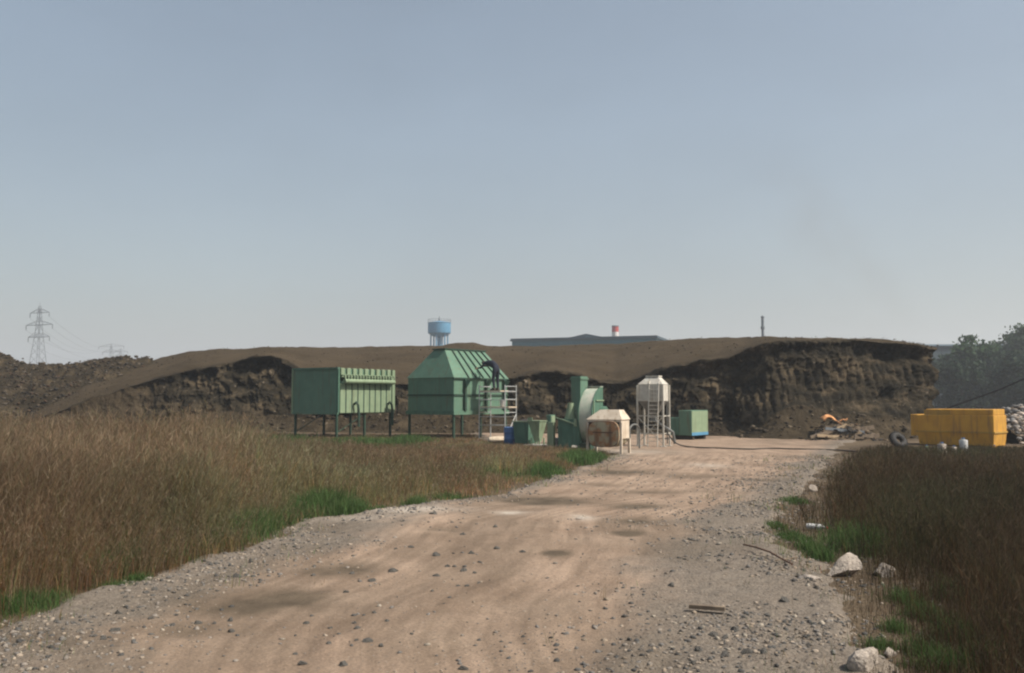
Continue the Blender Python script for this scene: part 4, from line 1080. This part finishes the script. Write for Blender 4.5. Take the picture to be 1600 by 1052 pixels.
# ---------------------------------------------------------- scrap and timber heap below the quarry face
def scrap_heap():
    c = gnd(1318, 690)
    specs = [(1262, 689, 1300, 676, 'wood'), (1278, 690, 1322, 681, 'dark'), (1285, 681, 1318, 668, 'wood_pale'), (1303, 668, 1326, 689, 'wood'), (1318, 690, 1352, 676, 'wood_pale'),
             (1330, 690, 1368, 684, 'wood'), (1285, 673, 1345, 679, 'steel'), (1312, 679, 1360, 671, 'wood'), (1300, 690, 1345, 687, 'dark'), (1345, 678, 1366, 690, 'wood'), (1272, 684, 1312, 688, 'wood_pale'), (1320, 672, 1338, 686, 'dark')]
    where = ['lowest at the left end', 'dark and flat at the left', 'pale and slanting below the orange sheet', 'leaning steeply in the middle', 'pale and slanting at the right', 'flat at the right end', 'grey metal-like across the top', 'slanting right across the top', 'dark along the front', 'short and steep at the right end', 'pale and flat along the front left', 'dark and short in the middle']
    for k, (x0, y0, x1, y1, m) in enumerate(specs):
        Y = 36.2 + .16 * (k % 5)
        p0, p1 = at(x0, min(y0, 688), Y), at(x1, min(y1, 688), Y + .25)
        p0.z = max(p0.z, .04) + .10; p1.z = max(p1.z, .04) + .10; p0.y -= .35; p1.y -= .35
        o = MB().bar(p0, p1, .06, .15 if k % 2 else .11).build('plank', M[m])
        tag(o, 'scrap plank on the debris heap, ' + where[k], 'plank', 'planks on the debris heap')
    # low bed of dark scrap under the planks
    V = []
    xs_ = np.linspace(0, 1, 40); ys_ = np.linspace(0, 1, 16)
    a, b = at(1262, 690, 36.4), at(1372, 690, 36.4)
    for v in ys_:
        X = a.x + (b.x - a.x) * xs_; Yv = 35.9 + 1.4 * v + 0 * X
        Z = .62 * np.sin(np.pi * xs_) ** .8 * math.sin(math.pi * v) ** .7 * (1 + .7 * fbm(X * 1.6, Yv * 1.6, 91, 3)) - .06
        V.append(np.stack([X, Yv, Z], -1))
    V = np.stack(V); ix = np.arange(40 * 16).reshape(16, 40)
    q = np.stack([ix[:-1, :-1], ix[:-1, 1:], ix[1:, 1:], ix[1:, :-1]], -1).reshape(-1, 4)
    o = link('debris_heap', np_mesh('debris_heap', V.reshape(-1, 3), [q]), M['soil'], smooth=True)
    tag(o, 'low dark heap of earth and scrap in front of the quarry face', 'debris', kind='stuff')
    n = 420
    P = V.reshape(-1, 3)[rng.integers(0, 640, n)] + rng.normal(0, .07, (n, 3)); P[:, 2] = np.maximum(P[:, 2], .02)
    pal = np.array([(.03, .03, .03), (.06, .05, .045), (.13, .085, .052), (.07, .06, .05), (.15, .115, .085), (.04, .045, .05)])
    o = link('scrap_piece', stones('scrap_piece', P, rng.uniform(.025, .09, n), pal[rng.integers(0, 6, n)], .5, .4), M['stone_attr'])
    tag(o, 'small dark scraps strewn over the debris heap', 'scrap', kind='stuff')
    # crumpled orange sheet on top
    t0 = at(1286, 655, 36.6); W = at(1313, 655, 36.6).x - t0.x
    mb = MB(); n = 18; m_ = 9
    for i in range(n):
        for j in range(m_):
            u, v = i / (n - 1), j / (m_ - 1)
            arch = math.sin(math.pi * (u * .85 + .1)) ** .7
            mb.v.append((W * u * 1.05, .5 * v, .28 * arch + .10 * v - .18 * u + .06 * float(vnoise(u * 5, v * 4, 3)) + .02))
    mb.f += [(i * m_ + j, (i + 1) * m_ + j, (i + 1) * m_ + j + 1, i * m_ + j + 1) for i in range(n - 1) for j in range(m_ - 1)]
    o = mb.build('orange_sheet', M['orange'], smooth=True)
    o.location = (t0.x, t0.y - .1, zat(661.5, 36.6)); md = o.modifiers.new('thick', 'SOLIDIFY'); md.thickness = .03
    tag(o, 'crumpled orange sheet lying on top of the debris heap', 'sheet')
    bp = at(1318, 656, 36.7)
    tag(MB().tube([bp + Vector((-.35, 0, -.28)), bp + Vector((-.1, 0, -.03)), bp, bp + Vector((.1, 0, -.02)), bp + Vector((.16, 0, .06))], [.03, .035, .04, .04, .02], 7).build('orange_rag', M['orange'], smooth=True), 'twisted pinkish rag right of the orange sheet', 'rag')
scrap_heap()

# ---------------------------------------------------------- black hose across the yard
pts = [at(1039, 668, 31.0)]
pts[0].z = .62
for px, py in ((1046, 684), (1054, 693), (1066, 698.5), (1090, 701), (1130, 702.5), (1170, 703.5), (1210, 703), (1250, 704.5), (1300, 705), (1340, 707)):
    q = gnd(px, py); q.z = track_z(q.x, q.y) + .022; pts.append(q)
pts[1].z += .30; pts[1] = at(1045, 680, 31.0); pts[2] = at(1053, 691, 31.0); pts[2].z = max(pts[2].z, .08)
fine = []
for i in range(len(pts) - 1):
    for k in range(6): fine.append(pts[i].lerp(pts[i + 1], k / 6))
sm = [fine[max(0, i - 2):i + 3] for i in range(len(fine))]
tag(MB().tube([sum(s, Vector()) / len(s) for s in sm] + [pts[-1]], .022, 6).build('hose', M['black'], smooth=True), 'black hose running across the yard from the white silo', 'hose')

# ================================================================== LOOSE STONES, RODS, LITTER
def rock_mesh(seed, sub=2, flat=.7, jit=.55, chop=9, lo=.45, hi=.8):
    bm = bmesh.new(); bmesh.ops.create_icosphere(bm, subdivisions=sub, radius=1)
    r = random.Random(seed)
    cuts = []
    for _ in range(chop):
        d = Vector((r.uniform(-1, 1), r.uniform(-1, 1), r.uniform(-.5, 1))).normalized(); cuts.append((d, r.uniform(lo, hi)))
    for v in bm.verts:
        p = v.co.copy()
        for d, k in cuts:
            e = p.dot(d)
            if e > k: p -= d * (e - k)
        p += Vector((r.uniform(-1, 1), r.uniform(-1, 1), r.uniform(-1, 1))) * jit * .18
        p.z *= flat
        v.co = p
    me = bpy.data.meshes.new('stone'); bm.to_mesh(me); bm.free()
    return me
SM = [rock_mesh(k, 2, .65) for k in range(7)]
for m_ in SM: m_.materials.append(M['rock'])
def put_stone(px, py, wpx, label, group):
    c = gnd(px, py); r = wpx * c.y / FPX / 2
    o = bpy.data.objects.new('stone', random.choice(SM)); COL.objects.link(o)
    o.location = (c.x, c.y, track_z(c.x, c.y) + r * .10); o.scale = (r * random.uniform(.9, 1.2), r * random.uniform(.8, 1.1), r * random.uniform(.8, 1.2))
    o.rotation_euler = (random.uniform(-.2, .2), random.uniform(-.2, .2), random.uniform(0, 6.28))
    tag(o, label, 'stone', group)
z5 = [(885, 155, 14), (1035, 245, 12), (1195, 215, 12), (775, 318, 11), (905, 350, 17), (1075, 340, 14), (1205, 320, 14), (1335, 335, 11), (960, 405, 12), (992, 406, 10), (1035, 430, 15), (905, 455, 12), (580, 478, 16), (480, 440, 11),
      (290, 405, 9), (290, 450, 11), (450, 535, 12), (690, 430, 18), (880, 538, 8), (1050, 512, 12), (1012, 511, 8), (595, 645, 10), (250, 690, 14), (490, 690, 9), (370, 715, 9), (510, 722, 14), (555, 790, 18), (505, 786, 9), (625, 810, 12), (365, 805, 12), (780, 755, 8), (1335, 760, 9), (1345, 795, 7),
      (200, 845, 10), (235, 900, 18), (440, 912, 20), (1040, 920, 18), (655, 690, 9), (1090, 445, 10), (1110, 490, 7), (700, 325, 7)]
for x, y, w in z5: put_stone(400 + x / 3.2, 760 + y / 3.2, w, 'small dark stone lying loose on the bare tan middle of the track', 'loose stones on the track')
z4 = [(570, 545, 20), (770, 345, 12), (1180, 270, 16), (275, 515, 12), (20, 615, 14), (1150, 485, 14), (990, 500, 16), (1155, 540, 16), (860, 512, 14), (1140, 270, 7), (730, 360, 10), (515, 590, 16), (470, 580, 12), (750, 485, 10), (1070, 500, 9), (625, 385, 8), (150, 620, 12), (70, 635, 12)]
for x, y, w in z4: put_stone(x / 3.2, 820 + y / 3.2, w, 'small grey stone in the gravelly lower left part of the track', 'stones at the lower left')
z7 = [(580, 88, 12), (725, 172, 11), (750, 240, 12), (710, 122, 9), (475, 335, 15), (280, 375, 9), (240, 478, 14), (270, 600, 12), (690, 580, 18), (745, 588, 13), (795, 555, 20), (862, 672, 20), (740, 690, 20), (620, 665, 16), (955, 480, 16), (1050, 410, 22), (1200, 340, 14), (1100, 400, 11), (1180, 430, 10), (840, 490, 12), (940, 680, 16), (690, 680, 12), (1160, 640, 10), (590, 720, 12)]
for x, y, w in z7: put_stone(900 + x / 3.2, 820 + y / 3.2, w, 'small grey stone on the grey gravel verge at the lower right', 'stones on the right gravel verge')
def big_rock(name, label, cat, px, py, wpx, hpx, seed, m, flat=.75, rot=0.0, depth=.8):
    c = gnd(px, py); r = wpx * c.y / FPX / 2; h = hpx * c.y / FPX
    me = rock_mesh(seed, 3, 1.0, .12, 11, .32, .62); me.materials.append(M[m])
    zs = [v.co.z for v in me.vertices]; k = h / (max(zs) - min(zs)) * 1.35
    xs_ = [v.co.x for v in me.vertices]; r = r * 2 / (max(xs_) - min(xs_)) * 1.05
    o = bpy.data.objects.new(name, me); COL.objects.link(o)
    o.scale = (r, r * depth, k); o.location = (c.x, c.y + r * depth * .6, -min(zs) * k - h * .35); o.rotation_euler = (R(4), R(-5), rot * .3)
    return tag(o, label, cat)
big_rock('concrete_chunk', 'biggest pale concrete chunk at the edge of the right weeds', 'rock', 1326, 903, 54, 33, 21, 'concrete', rot=.3)
big_rock('concrete_chunk', 'smaller pinkish concrete chunk half hidden right of the biggest one', 'rock', 1387, 902, 34, 20, 22, 'concrete', rot=1.1)
big_rock('stone_slab', 'flat pale slab left of the biggest concrete chunk', 'rock', 1272, 914, 40, 14, 23, 'concrete', rot=-.3)
big_rock('boulder', 'pale boulder with a dark left side cut by the bottom edge', 'rock', 1356, 1060, 66, 42, 24, 'concrete', rot=.8)
big_rock('pale_stone', 'round grey stone, biggest on the left gravel near the weeds', 'rock', 182, 968, 20, 14, 25, 'rock', rot=.2)
big_rock('pale_stone', 'pinkish stone lying in the lower right weeds near the bottom edge', 'rock', 1392, 1028, 24, 14, 26, 'concrete', rot=.2)
big_rock('pale_stone', 'rounded pale stone at the far right verge before the dense weeds', 'rock', 1273, 768, 14, 11, 27, 'concrete', rot=.2)
big_rock('pale_stone', 'whitish stone at the left weed edge where the track bends', 'rock', 673, 764, 13, 8, 28, 'concrete', rot=.2)
big_rock('pale_stone', 'whitish crushed lump in the middle of the track with dark stones round it', 'rock', 908, 815, 15, 6, 29, 'concrete', rot=.2)
big_rock('pale_stone', 'pale lump at the very bottom of the right gravel verge', 'rock', 1262, 1040, 30, 13, 30, 'concrete', rot=.5)
def rod(name, label, cat, pix, r, m, z=.03):
    pts = []
    for px, py in pix:
        q = gnd(px, py); q.z = track_z(q.x, q.y) + z; pts.append(q)
    return tag(MB().tube(pts, r, 7).build(name, M[m], smooth=True), label, cat)
rod('steel_rod', 'long bent rusty rod lying on the right gravel verge', 'rod', ((1162, 863), (1182, 871), (1204, 880), (1222, 888), (1238, 898)), .009, 'rust_bar', .05)
rod('twig', 'thin twig beside the end of the rusty rod', 'twig', ((1212, 891), (1228, 887), (1246, 883)), .005, 'wood', .03)
a, b = gnd(1077, 961), gnd(1133, 965)
a.z, b.z = track_z(a.x, a.y) + .035, track_z(b.x, b.y) + .035
tag(MB().bar(a, b, .045, .028).build('wood_offcut', M['wood']), 'short dark wood offcut lying on the right gravel', 'offcut')
c = gnd(1276, 830)
t = thing('plastic_bottle', 'white plastic bottle lying in the green tuft at the right verge', 'bottle', (c.x, c.y, .05), R(-35))
MB().tube([(-.12, 0, 0), (-.115, 0, 0), (.05, 0, 0), (.09, 0, 0), (.115, 0, 0)], [.02, .036, .036, .015, .014], 12).build('bottle_body', M['plastic'], t, smooth=True)
MB().tube([(.117, 0, 0), (.135, 0, 0)], .017, 10).build('cap', M['red'], t)

# gravel: uncountable small stones, dense on the verges
def gravel_field(n, yr, size, name, label):
    Y = yr[0] * (yr[1] / yr[0]) ** rng.uniform(0, 1, n)
    side = rng.uniform(0, 1, n)
    L, Rt = x_left(Y), x_right(Y)
    w = np.where(side < .60, Rt - np.abs(rng.normal(0, 1.0, n)), np.where(side < .92, L + np.abs(rng.normal(0, .75, n)), rng.uniform(L, Rt)))
    w = w + rng.normal(0, .12, n)
    spill = rng.uniform(0, 1, n) < .10
    w = np.where(spill, Rt + rng.exponential(.55, n), w)
    keep = (w > L - .25) & ((w < Rt + .25) | spill) & (fbm(w * 1.1, Y * 1.1, 77, 3) + .35 * rng.uniform(-1, 1, n) > -.15)
    X, Y = w[keep], Y[keep]; k = len(X)
    Z = np.array([track_z(x, y) for x, y in zip(X, Y)])
    s = size[0] * (size[1] / size[0]) ** (rng.uniform(0, 1, k) ** 2.6) * np.clip(Y / 9, .8, 2.0) ** .3
    pal = np.array([(.20, .175, .15), (.14, .13, .12), (.26, .215, .17), (.075, .073, .07), (.27, .235, .19), (.23, .185, .14)])
    col = pal[rng.choice(6, k, p=[.24, .22, .14, .26, .05, .09])] * rng.uniform(.75, 1.25, (k, 1))
    return tag(link(name, stones(name, np.stack([X, Y, Z + s * .05], -1), s, col, .6), M['stone_attr']), label, 'gravel', kind='stuff')
gravel_field(52000, (4.2, 26), (.0035, .026), 'gravel', 'loose grey gravel scattered along both verges of the track')

# ================================================================== VEGETATION
def blades(P, h, w, az, lean, col, bend=.5):
    """curved two-segment blades; lean = sideways travel of the tip as a share of height"""
    n = len(P)
    d = np.stack([np.cos(az), np.sin(az), np.zeros(n)], -1)
    fa = rng.uniform(0, math.pi, n); sd_ = np.stack([np.cos(fa), np.sin(fa), np.zeros(n)], -1) * (w / 2)[:, None]
    mid = P + d * (h * lean * (1 - bend) * .55)[:, None]; mid[:, 2] += h * .55
    tip = P + d * (h * lean)[:, None]; tip[:, 2] += h * np.sqrt(np.clip(1 - (lean * .55) ** 2, .2, 1))
    V = np.stack([P - sd_, P + sd_, mid - sd_ * .75, mid + sd_ * .75, tip], 1).reshape(-1, 3)
    b = (np.arange(n) * 5)[:, None]
    return V, b + np.array([0, 1, 3, 2]), b + np.array([2, 3, 4]), np.repeat(col, 5, 0), mid, tip
def veg_object(name, parts, label, cat):
    Vs, Q, T, Cs, off = [], [], [], [], 0
    for V, q, t, c in parts:
        Vs.append(V); Cs.append(c)
        if q is not None: Q.append(q + off)
        T.append(t + off); off += len(V)
    fl = ([np.concatenate(Q)] if Q else []) + [np.concatenate(T)]
    return tag(link(name, np_mesh(name, np.concatenate(Vs), fl, col=np.concatenate(Cs)), M['grass']), label, cat, kind='stuff')
BROWN = np.array([(.215, .142, .088), (.172, .112, .070), (.275, .19, .125), (.135, .088, .057), (.18, .145, .085), (.11, .083, .056), (.14, .128, .068), (.30, .235, .16)])
DARK = np.array([(.054, .038, .025), (.07, .049, .031), (.040, .030, .021), (.11, .08, .05), (.045, .043, .023)])
GREEN = np.array([(.07, .135, .04), (.085, .16, .045), (.105, .17, .06), (.06, .105, .036), (.11, .135, .055)])
def pick(pal, n): return pal[rng.integers(0, len(pal), n)] * rng.uniform(.7, 1.3, (n, 1))
def left_points(n, y0=4.5, y1=42, p=1.0):
    Y = y0 * (y1 / y0) ** (rng.uniform(0, 1, n) ** p)
    half = Y * .68 + 3.0
    X = rng.uniform(-half, np.minimum(x_left(Y), 4), n)
    jag = .55 * fbm(X * 1.5, Y * 1.5, 101, 4) + rng.exponential(.10, n) - .08
    ok = X < np.where(Y < 30, x_left(Y) - .12 + jag, np.minimum(x_left(Y), 1.5))
    return X[ok], Y[ok]
def left_h(X, Y):
    """taller towards the left, low in front of the machinery, low near the track"""
    tall = sstep(-.15, -.34, X / Y - .05 * fbm(X * .3, Y * .3, 102, 2))
    base = .50 + .64 * tall
    base *= np.interp(Y, [5, 8, 20, 30, 36, 42], [1.0, 1.05, 1.0, .95, .55 , .45]) * (1 - .0 * tall)
    base *= .84 + .62 * fbm(X * .7, Y * .55, 103, 4)
    nearroad = sstep(-.3, 1.9, x_left(Y) - X + .7 * fbm(X * .9, Y * .9, 106, 3))
    base = base * (.20 + .80 * nearroad)
    # flattened strip in front of the filter unit and the house
    strip = sstep(24, 29, Y) * sstep(-13.5, -10, X)
    return np.maximum(base * (1 - .62 * strip), .10)
def dry_field(pts, hfun, pal, nb, name, label, lean_az=.25, wscale=1.0, fuzz=5):
    X, Y = pts; n = len(X); H = hfun(X, Y)
    tone = (1 + .5 * fbm(X * .5, Y * .4, 104, 4))[:, None] * (1 + .22 * sstep(.0, .4, fbm(X * .35 + 5, Y * .3, 105, 3))[:, None] * np.array([-.5, .55, .1]))
    parts = []
    k = np.repeat(np.arange(n), nb)
    P = np.stack([X[k] + rng.normal(0, .06, n * nb), Y[k] + rng.normal(0, .06, n * nb), np.zeros(n * nb) - .01], -1)
    h = H[k] * rng.uniform(.35, 1.08, n * nb)
    w = np.clip(Y[k] * .00042, .0028, .016) * rng.uniform(.7, 1.4, n * nb) * wscale
    az = np.where(rng.uniform(0, 1, n * nb) < .45, rng.normal(lean_az, .7, n * nb), rng.uniform(0, 6.28, n * nb))
    tuft = np.array([(1.25, .95, .70), (1, 1, 1), (.82, 1.12, .75), (1.1, 1.05, .95), (.75, .75, .78), (1.3, 1.15, .95), (.9, .95, .8)])[rng.integers(0, 7, n)]
    col = pick(pal, n * nb) * tone[k] * np.array([1.12, 1.04, 1.02]) * tuft[k]
    V, q, t, c, mid, tip = blades(P, h, w, az, rng.uniform(.05, .55, n * nb), col)
    parts.append((V, q, t, c))
    if fuzz:   # seed heads: short sprigs round the upper stems
        m_ = rng.choice(len(P), int(len(P) * .45), replace=False)
        for f in range(fuzz):
            u = rng.uniform(.25, 1.0, len(m_))[:, None]
            B = mid[m_] * (1 - u) + tip[m_] * u
            ln = h[m_] * rng.uniform(.06, .20, len(m_))
            dv = rng.normal(0, 1, (len(m_), 3)); dv[:, :2] *= .6; dv[:, 0] += .25; dv[:, 2] = np.abs(dv[:, 2]) * .8 + .75; dv /= np.linalg.norm(dv, axis=1)[:, None]
            E_ = B + dv * ln[:, None]
            sd_ = np.cross(dv, rng.normal(0, 1, dv.shape)); sd_ /= np.linalg.norm(sd_, axis=1)[:, None]
            sw = (w[m_] * .5)[:, None]
            VV = np.stack([B - sd_ * sw, B + sd_ * sw, E_], 1).reshape(-1, 3)
            parts.append((VV, None, (np.arange(len(m_)) * 3)[:, None] + np.array([0, 1, 2]), np.repeat(pick(pal, len(m_)) * tone[k[m_]] * 1.1, 3, 0)))
    return veg_object(name, parts, label, cat='grass')
dry_field(left_points(56000), left_h, BROWN, 6, 'dry_grass', 'tall dry brown grass filling the field left of the track')
def right_points(n, y0=4.4, y1=30):
    Y = y0 * (y1 / y0) ** rng.uniform(0, 1, n)
    X = rng.uniform(x_right(Y), Y * .70 + 3.5, n)
    jag = .6 * fbm(X * 1.5, Y * 1.5, 111, 4) - rng.exponential(.14, n) + .05
    ok = (X > x_right(Y) + .15 + jag) & (rng.uniform(0, 1, n) < .16 + .84 * sstep(.1, 1.5, X - x_right(Y) + .5 * fbm(X * 1.4, Y * 1.4, 113, 3)))
    return X[ok], Y[ok]
def right_h(X, Y):
    d = sstep(.1, 1.5, X - x_right(Y))
    return (.16 + .66 * d) * np.interp(Y, [4, 8, 14, 20, 26, 30], [.95, 1.0, .95, .62, .36, .22]) * (.85 + .4 * fbm(X * .6, Y * .6, 112, 3))
dry_field(right_points(30000), right_h, DARK, 6, 'dry_weed', 'dark dry weeds on the right side of the track', 1.2, 1.0, 4)

# stray tufts creeping out onto the gravel
n = 900
Y = 5 * (26 / 5) ** rng.uniform(0, 1, n); sd = rng.uniform(0, 1, n) < .55
X = np.where(sd, x_left(Y) + rng.exponential(.28, n), x_right(Y) - rng.exponential(.30, n))
ok = fbm(X * 1.8, Y * 1.4, 131, 3) > .05; X, Y = X[ok], Y[ok]
dry_field((X, Y), lambda a, b: np.full(len(a), .13) * rng.uniform(.4, 1.5, len(a)), np.r_[BROWN, GREEN], 7, 'stray_grass', 'small stray tufts growing in the gravel verges', 1.0, 1.0, 2)
# taller branching weed stalks breaking the outline
def stalks(X, Y, H, pal, name, label):
    parts = []; n = len(X)
    P = np.stack([X, Y, np.zeros(n) - .01], -1); az = rng.uniform(0, 6.28, n); w = np.clip(Y * .0007, .005, .02)
    V, q, t, c, mid, tip = blades(P, H, w, az, rng.uniform(.05, .45, n), pick(pal, n)); parts.append((V, q, t, c))
    for f in range(16):
        u = rng.uniform(-.5, 1.0, n)[:, None]; B = np.where(u < 0, P * (-u) + mid * (1 + u), mid * (1 - u) + tip * u)
        ln = H * rng.uniform(.08, .24, n) * (1.1 - .5 * np.clip(u[:, 0], 0, 1))
        dv = rng.normal(0, .7, (n, 3)); dv[:, 2] = np.abs(dv[:, 2]) * .5 + .6; dv /= np.linalg.norm(dv, axis=1)[:, None]
        E_ = B + dv * ln[:, None]; sd_ = np.cross(dv, rng.normal(0, 1, dv.shape)); sd_ /= np.linalg.norm(sd_, axis=1)[:, None]
        sw = (w * .35)[:, None]; col = pick(pal, n)
        parts.append((np.stack([B - sd_ * sw, B + sd_ * sw, E_], 1).reshape(-1, 3), None, (np.arange(n) * 3)[:, None] + np.array([0, 1, 2]), np.repeat(col, 3, 0)))
        for g_ in range(4):
            uu = rng.uniform(.35, 1, n)[:, None]; B2 = B * (1 - uu) + E_ * uu
            d2 = dv + rng.normal(0, .6, dv.shape); d2 /= np.linalg.norm(d2, axis=1)[:, None]
            parts.append((np.stack([B2 - sd_ * sw * .9, B2 + sd_ * sw * .9, B2 + d2 * (ln * rng.uniform(.15, .35, n))[:, None]], 1).reshape(-1, 3), None, (np.arange(n) * 3)[:, None] + np.array([0, 1, 2]), np.repeat(col * 1.15, 3, 0)))
    return veg_object(name, parts, label, 'weeds')
X, Y = left_points(4000, 6, 34); stalks(X, Y, left_h(X, Y) * rng.uniform(.7, 1.18, len(X)), BROWN * .85, 'weed_stalk', 'branching dry weed stalks standing in the left field')
X, Y = right_points(2900); stalks(X, Y, right_h(X, Y) * rng.uniform(.8, 1.25, len(X)), DARK, 'weed_stalk', 'branching dark weed stalks standing in the right-hand weeds')
# fresh green patches: (px, py of the patch on the ground, radius px x, radius px y, height, count)
GP = [(500, 796, 60, 12, .36, 2600), (545, 803, 35, 7, .25, 900), (385, 835, 42, 16, .34, 1700), (455, 812, 30, 8, .25, 900), (195, 893, 34, 13, .34, 1300), (130, 902, 22, 10, .22, 500), (30, 950, 75, 16, .17, 1300), (215, 912, 30, 4, .12, 500), (180, 920, 40, 4, .10, 500),
      (260, 880, 40, 8, .2, 600), (650, 790, 22, 5, .18, 420), (600, 800, 30, 4, .12, 400), (700, 778, 40, 4, .12, 400), (905, 722, 36, 6, .38, 1500), (850, 742, 30, 6, .35, 900), (930, 716, 20, 4, .25, 500), (560, 695, 90, 4, .35, 1800), (440, 696, 60, 5, .45, 1300), (640, 690, 40, 3, .35, 800),
      (500, 725, 70, 10, .35, 900), (760, 745, 60, 8, .3, 600), (620, 745, 60, 10, .3, 700), (350, 730, 60, 14, .6, 600), (470, 750, 60, 12, .4, 700),
      (1212, 824, 20, 5, .10, 420), (1240, 842, 24, 7, .13, 420), (1262, 858, 18, 6, .15, 300), (1282, 872, 20, 8, .18, 420), (1240, 786, 22, 3, .14, 400), (1415, 940, 30, 9, .14, 420), (1445, 965, 34, 10, .16, 450), (1400, 985, 26, 8, .12, 300), (1490, 935, 30, 9, .22, 350), (1500, 1000, 46, 14, .20, 600), (1560, 930, 30, 12, .3, 400), (1580, 1000, 30, 14, .25, 400), (1375, 1012, 30, 8, .10, 300), (1440, 1020, 34, 9, .14, 350), (1350, 860, 70, 14, .35, 900), (1430, 830, 90, 16, .4, 800), (1480, 1045, 60, 10, .18, 500), (1550, 1040, 40, 10, .22, 300)]
parts = []
for px, py, rx, ry, hh, n in GP:
    c = gnd(px, py); n = int(n * 1.4)
    X = c.x + rng.normal(0, .5, n) * rx * c.y / FPX; Y = c.y + rng.normal(0, .5, n) * ry * c.y ** 2 / (CAMH * FPX)
    P = np.stack([X, Y, np.zeros(n) - .01], -1)
    ok = (X < x_left(Y) + .22) | (X > x_right(Y) - .3); P = P[ok]; n = len(P)
    e = np.exp(-1.2 * (((P[:, 0] - c.x) / (rx * c.y / FPX)) ** 2))
    V, q, t, cc, _, _ = blades(P, hh * rng.uniform(.4, 1.05, n) * (.45 + .55 * e), np.clip(P[:, 1] * .00062, .004, .02) * rng.uniform(.8, 1.4, n), rng.uniform(0, 6.28, n), rng.uniform(.1, .8, n), pick(GREEN, n) * .9)
    parts.append((V, q, t, cc))
# thin green growth under the dry stems
X, Y = left_points(26000)
ok = (fbm(X * .45, Y * .4, 121, 4) + .10 * rng.normal(0, 1, len(X)) + .25 * sstep(-.42, -.2, X / Y) > .22); X, Y = X[ok], Y[ok]; n = len(X)
V, q, t, cc, _, _ = blades(np.stack([X, Y, np.zeros(n)], -1), left_h(X, Y) * rng.uniform(.5, .95, n), np.clip(Y * .0006, .004, .02), rng.uniform(0, 6.28, n), rng.uniform(.1, .7, n), pick(GREEN, n) * .8)
parts.append((V, q, t, cc))
X, Y = right_points(12000)
ok = (fbm(X * .6, Y * .5, 122, 4) + .10 * rng.normal(0, 1, len(X)) > .12); X, Y = X[ok], Y[ok]; n = len(X)
V, q, t, cc, _, _ = blades(np.stack([X, Y, np.zeros(n)], -1), right_h(X, Y) * rng.uniform(.5, .95, n), np.clip(Y * .0006, .004, .02), rng.uniform(0, 6.28, n), rng.uniform(.1, .7, n), pick(GREEN, n) * .6)
parts.append((V, q, t, cc))
veg_object('green_grass', parts, 'fresh green grass tufts along the edges of the weeds', 'grass')

# ================================================================== HAZE
def haze_box():
    o = MB().box(-1500, 1500, -250, 1900, -1.5, 98).build('haze', bpy.data.materials.new('haze_air'))
    m = o.data.materials[0]; nt, N, L = nodes_of(m)
    out = N.new('ShaderNodeOutputMaterial'); v = N.new('ShaderNodeVolumePrincipled')
    v.inputs['Color'].default_value = (.84, .90, .97, 1); v.inputs['Density'].default_value = .0008; v.inputs['Anisotropy'].default_value = .2
    L.new(v.outputs[0], out.inputs['Volume'])
    tag(o, 'pale grey haze hanging over the whole site', 'haze', kind='stuff')
haze_box()

def smoke(name, label, px0, py0, px1, py1, Y, wid, dens, colr, seed):
    """thin drifting smoke: a long ellipsoid of uneven volume"""
    a, b = at(px0, py0, Y), at(px1, py1, Y); d = b - a
    bm = bmesh.new(); bmesh.ops.create_icosphere(bm, subdivisions=3, radius=1); me = bpy.data.meshes.new(name); bm.to_mesh(me); bm.free()
    m = bpy.data.materials.new(name + '_volume'); nt, N, L = nodes_of(m)
    o = link(name, me, m); o.location = (a + b) / 2; o.scale = (wid, wid * .8, d.length / 2); o.rotation_euler = d.to_track_quat('Z', 'Y').to_euler()
    out = N.new('ShaderNodeOutputMaterial'); v = N.new('ShaderNodeVolumePrincipled'); L.new(v.outputs[0], out.inputs['Volume'])
    v.inputs['Color'].default_value = (*colr, 1)
    tc = N.new('ShaderNodeTexCoord'); ln = N.new('ShaderNodeVectorMath'); ln.operation = 'LENGTH'; L.new(tc.outputs['Object'], ln.inputs[0])
    fo = N.new('ShaderNodeMapRange'); fo.interpolation_type = 'SMOOTHSTEP'; fo.inputs['From Min'].default_value = 1.0; fo.inputs['From Max'].default_value = .1
    L.new(ln.outputs['Value'], fo.inputs['Value'])
    mp = N.new('ShaderNodeMapping'); mp.inputs['Location'].default_value = (seed, 0, 0); mp.inputs['Scale'].default_value = (1, 1, 2.2); L.new(tc.outputs['Object'], mp.inputs[0])
    nz = N.new('ShaderNodeTexNoise'); nz.inputs['Scale'].default_value = 1.5; nz.inputs['Detail'].default_value = 4; L.new(mp.outputs[0], nz.inputs['Vector'])
    mr = N.new('ShaderNodeMapRange'); mr.inputs['From Min'].default_value = .38; mr.inputs['From Max'].default_value = .72; L.new(nz.outputs['Fac'], mr.inputs['Value'])
    m1 = N.new('ShaderNodeMath'); m1.operation = 'MULTIPLY'; L.new(fo.outputs[0], m1.inputs[0]); L.new(mr.outputs[0], m1.inputs[1])
    m2 = N.new('ShaderNodeMath'); m2.operation = 'MULTIPLY'; L.new(m1.outputs[0], m2.inputs[0]); m2.inputs[1].default_value = dens; L.new(m2.outputs[0], v.inputs['Density'])
    tag(o, label, 'smoke', kind='stuff')
smoke('smoke', 'faint dark smoke drifting up over the right end of the mound', 1450, 560, 1140, 190, 250, 17, .016, (.32, .30, .28), 2.0)
smoke('steam', 'small white steam puff above the trees at the right edge', 1508, 548, 1532, 500, 270, 4.5, .05, (.95, .95, .95), 7.0)
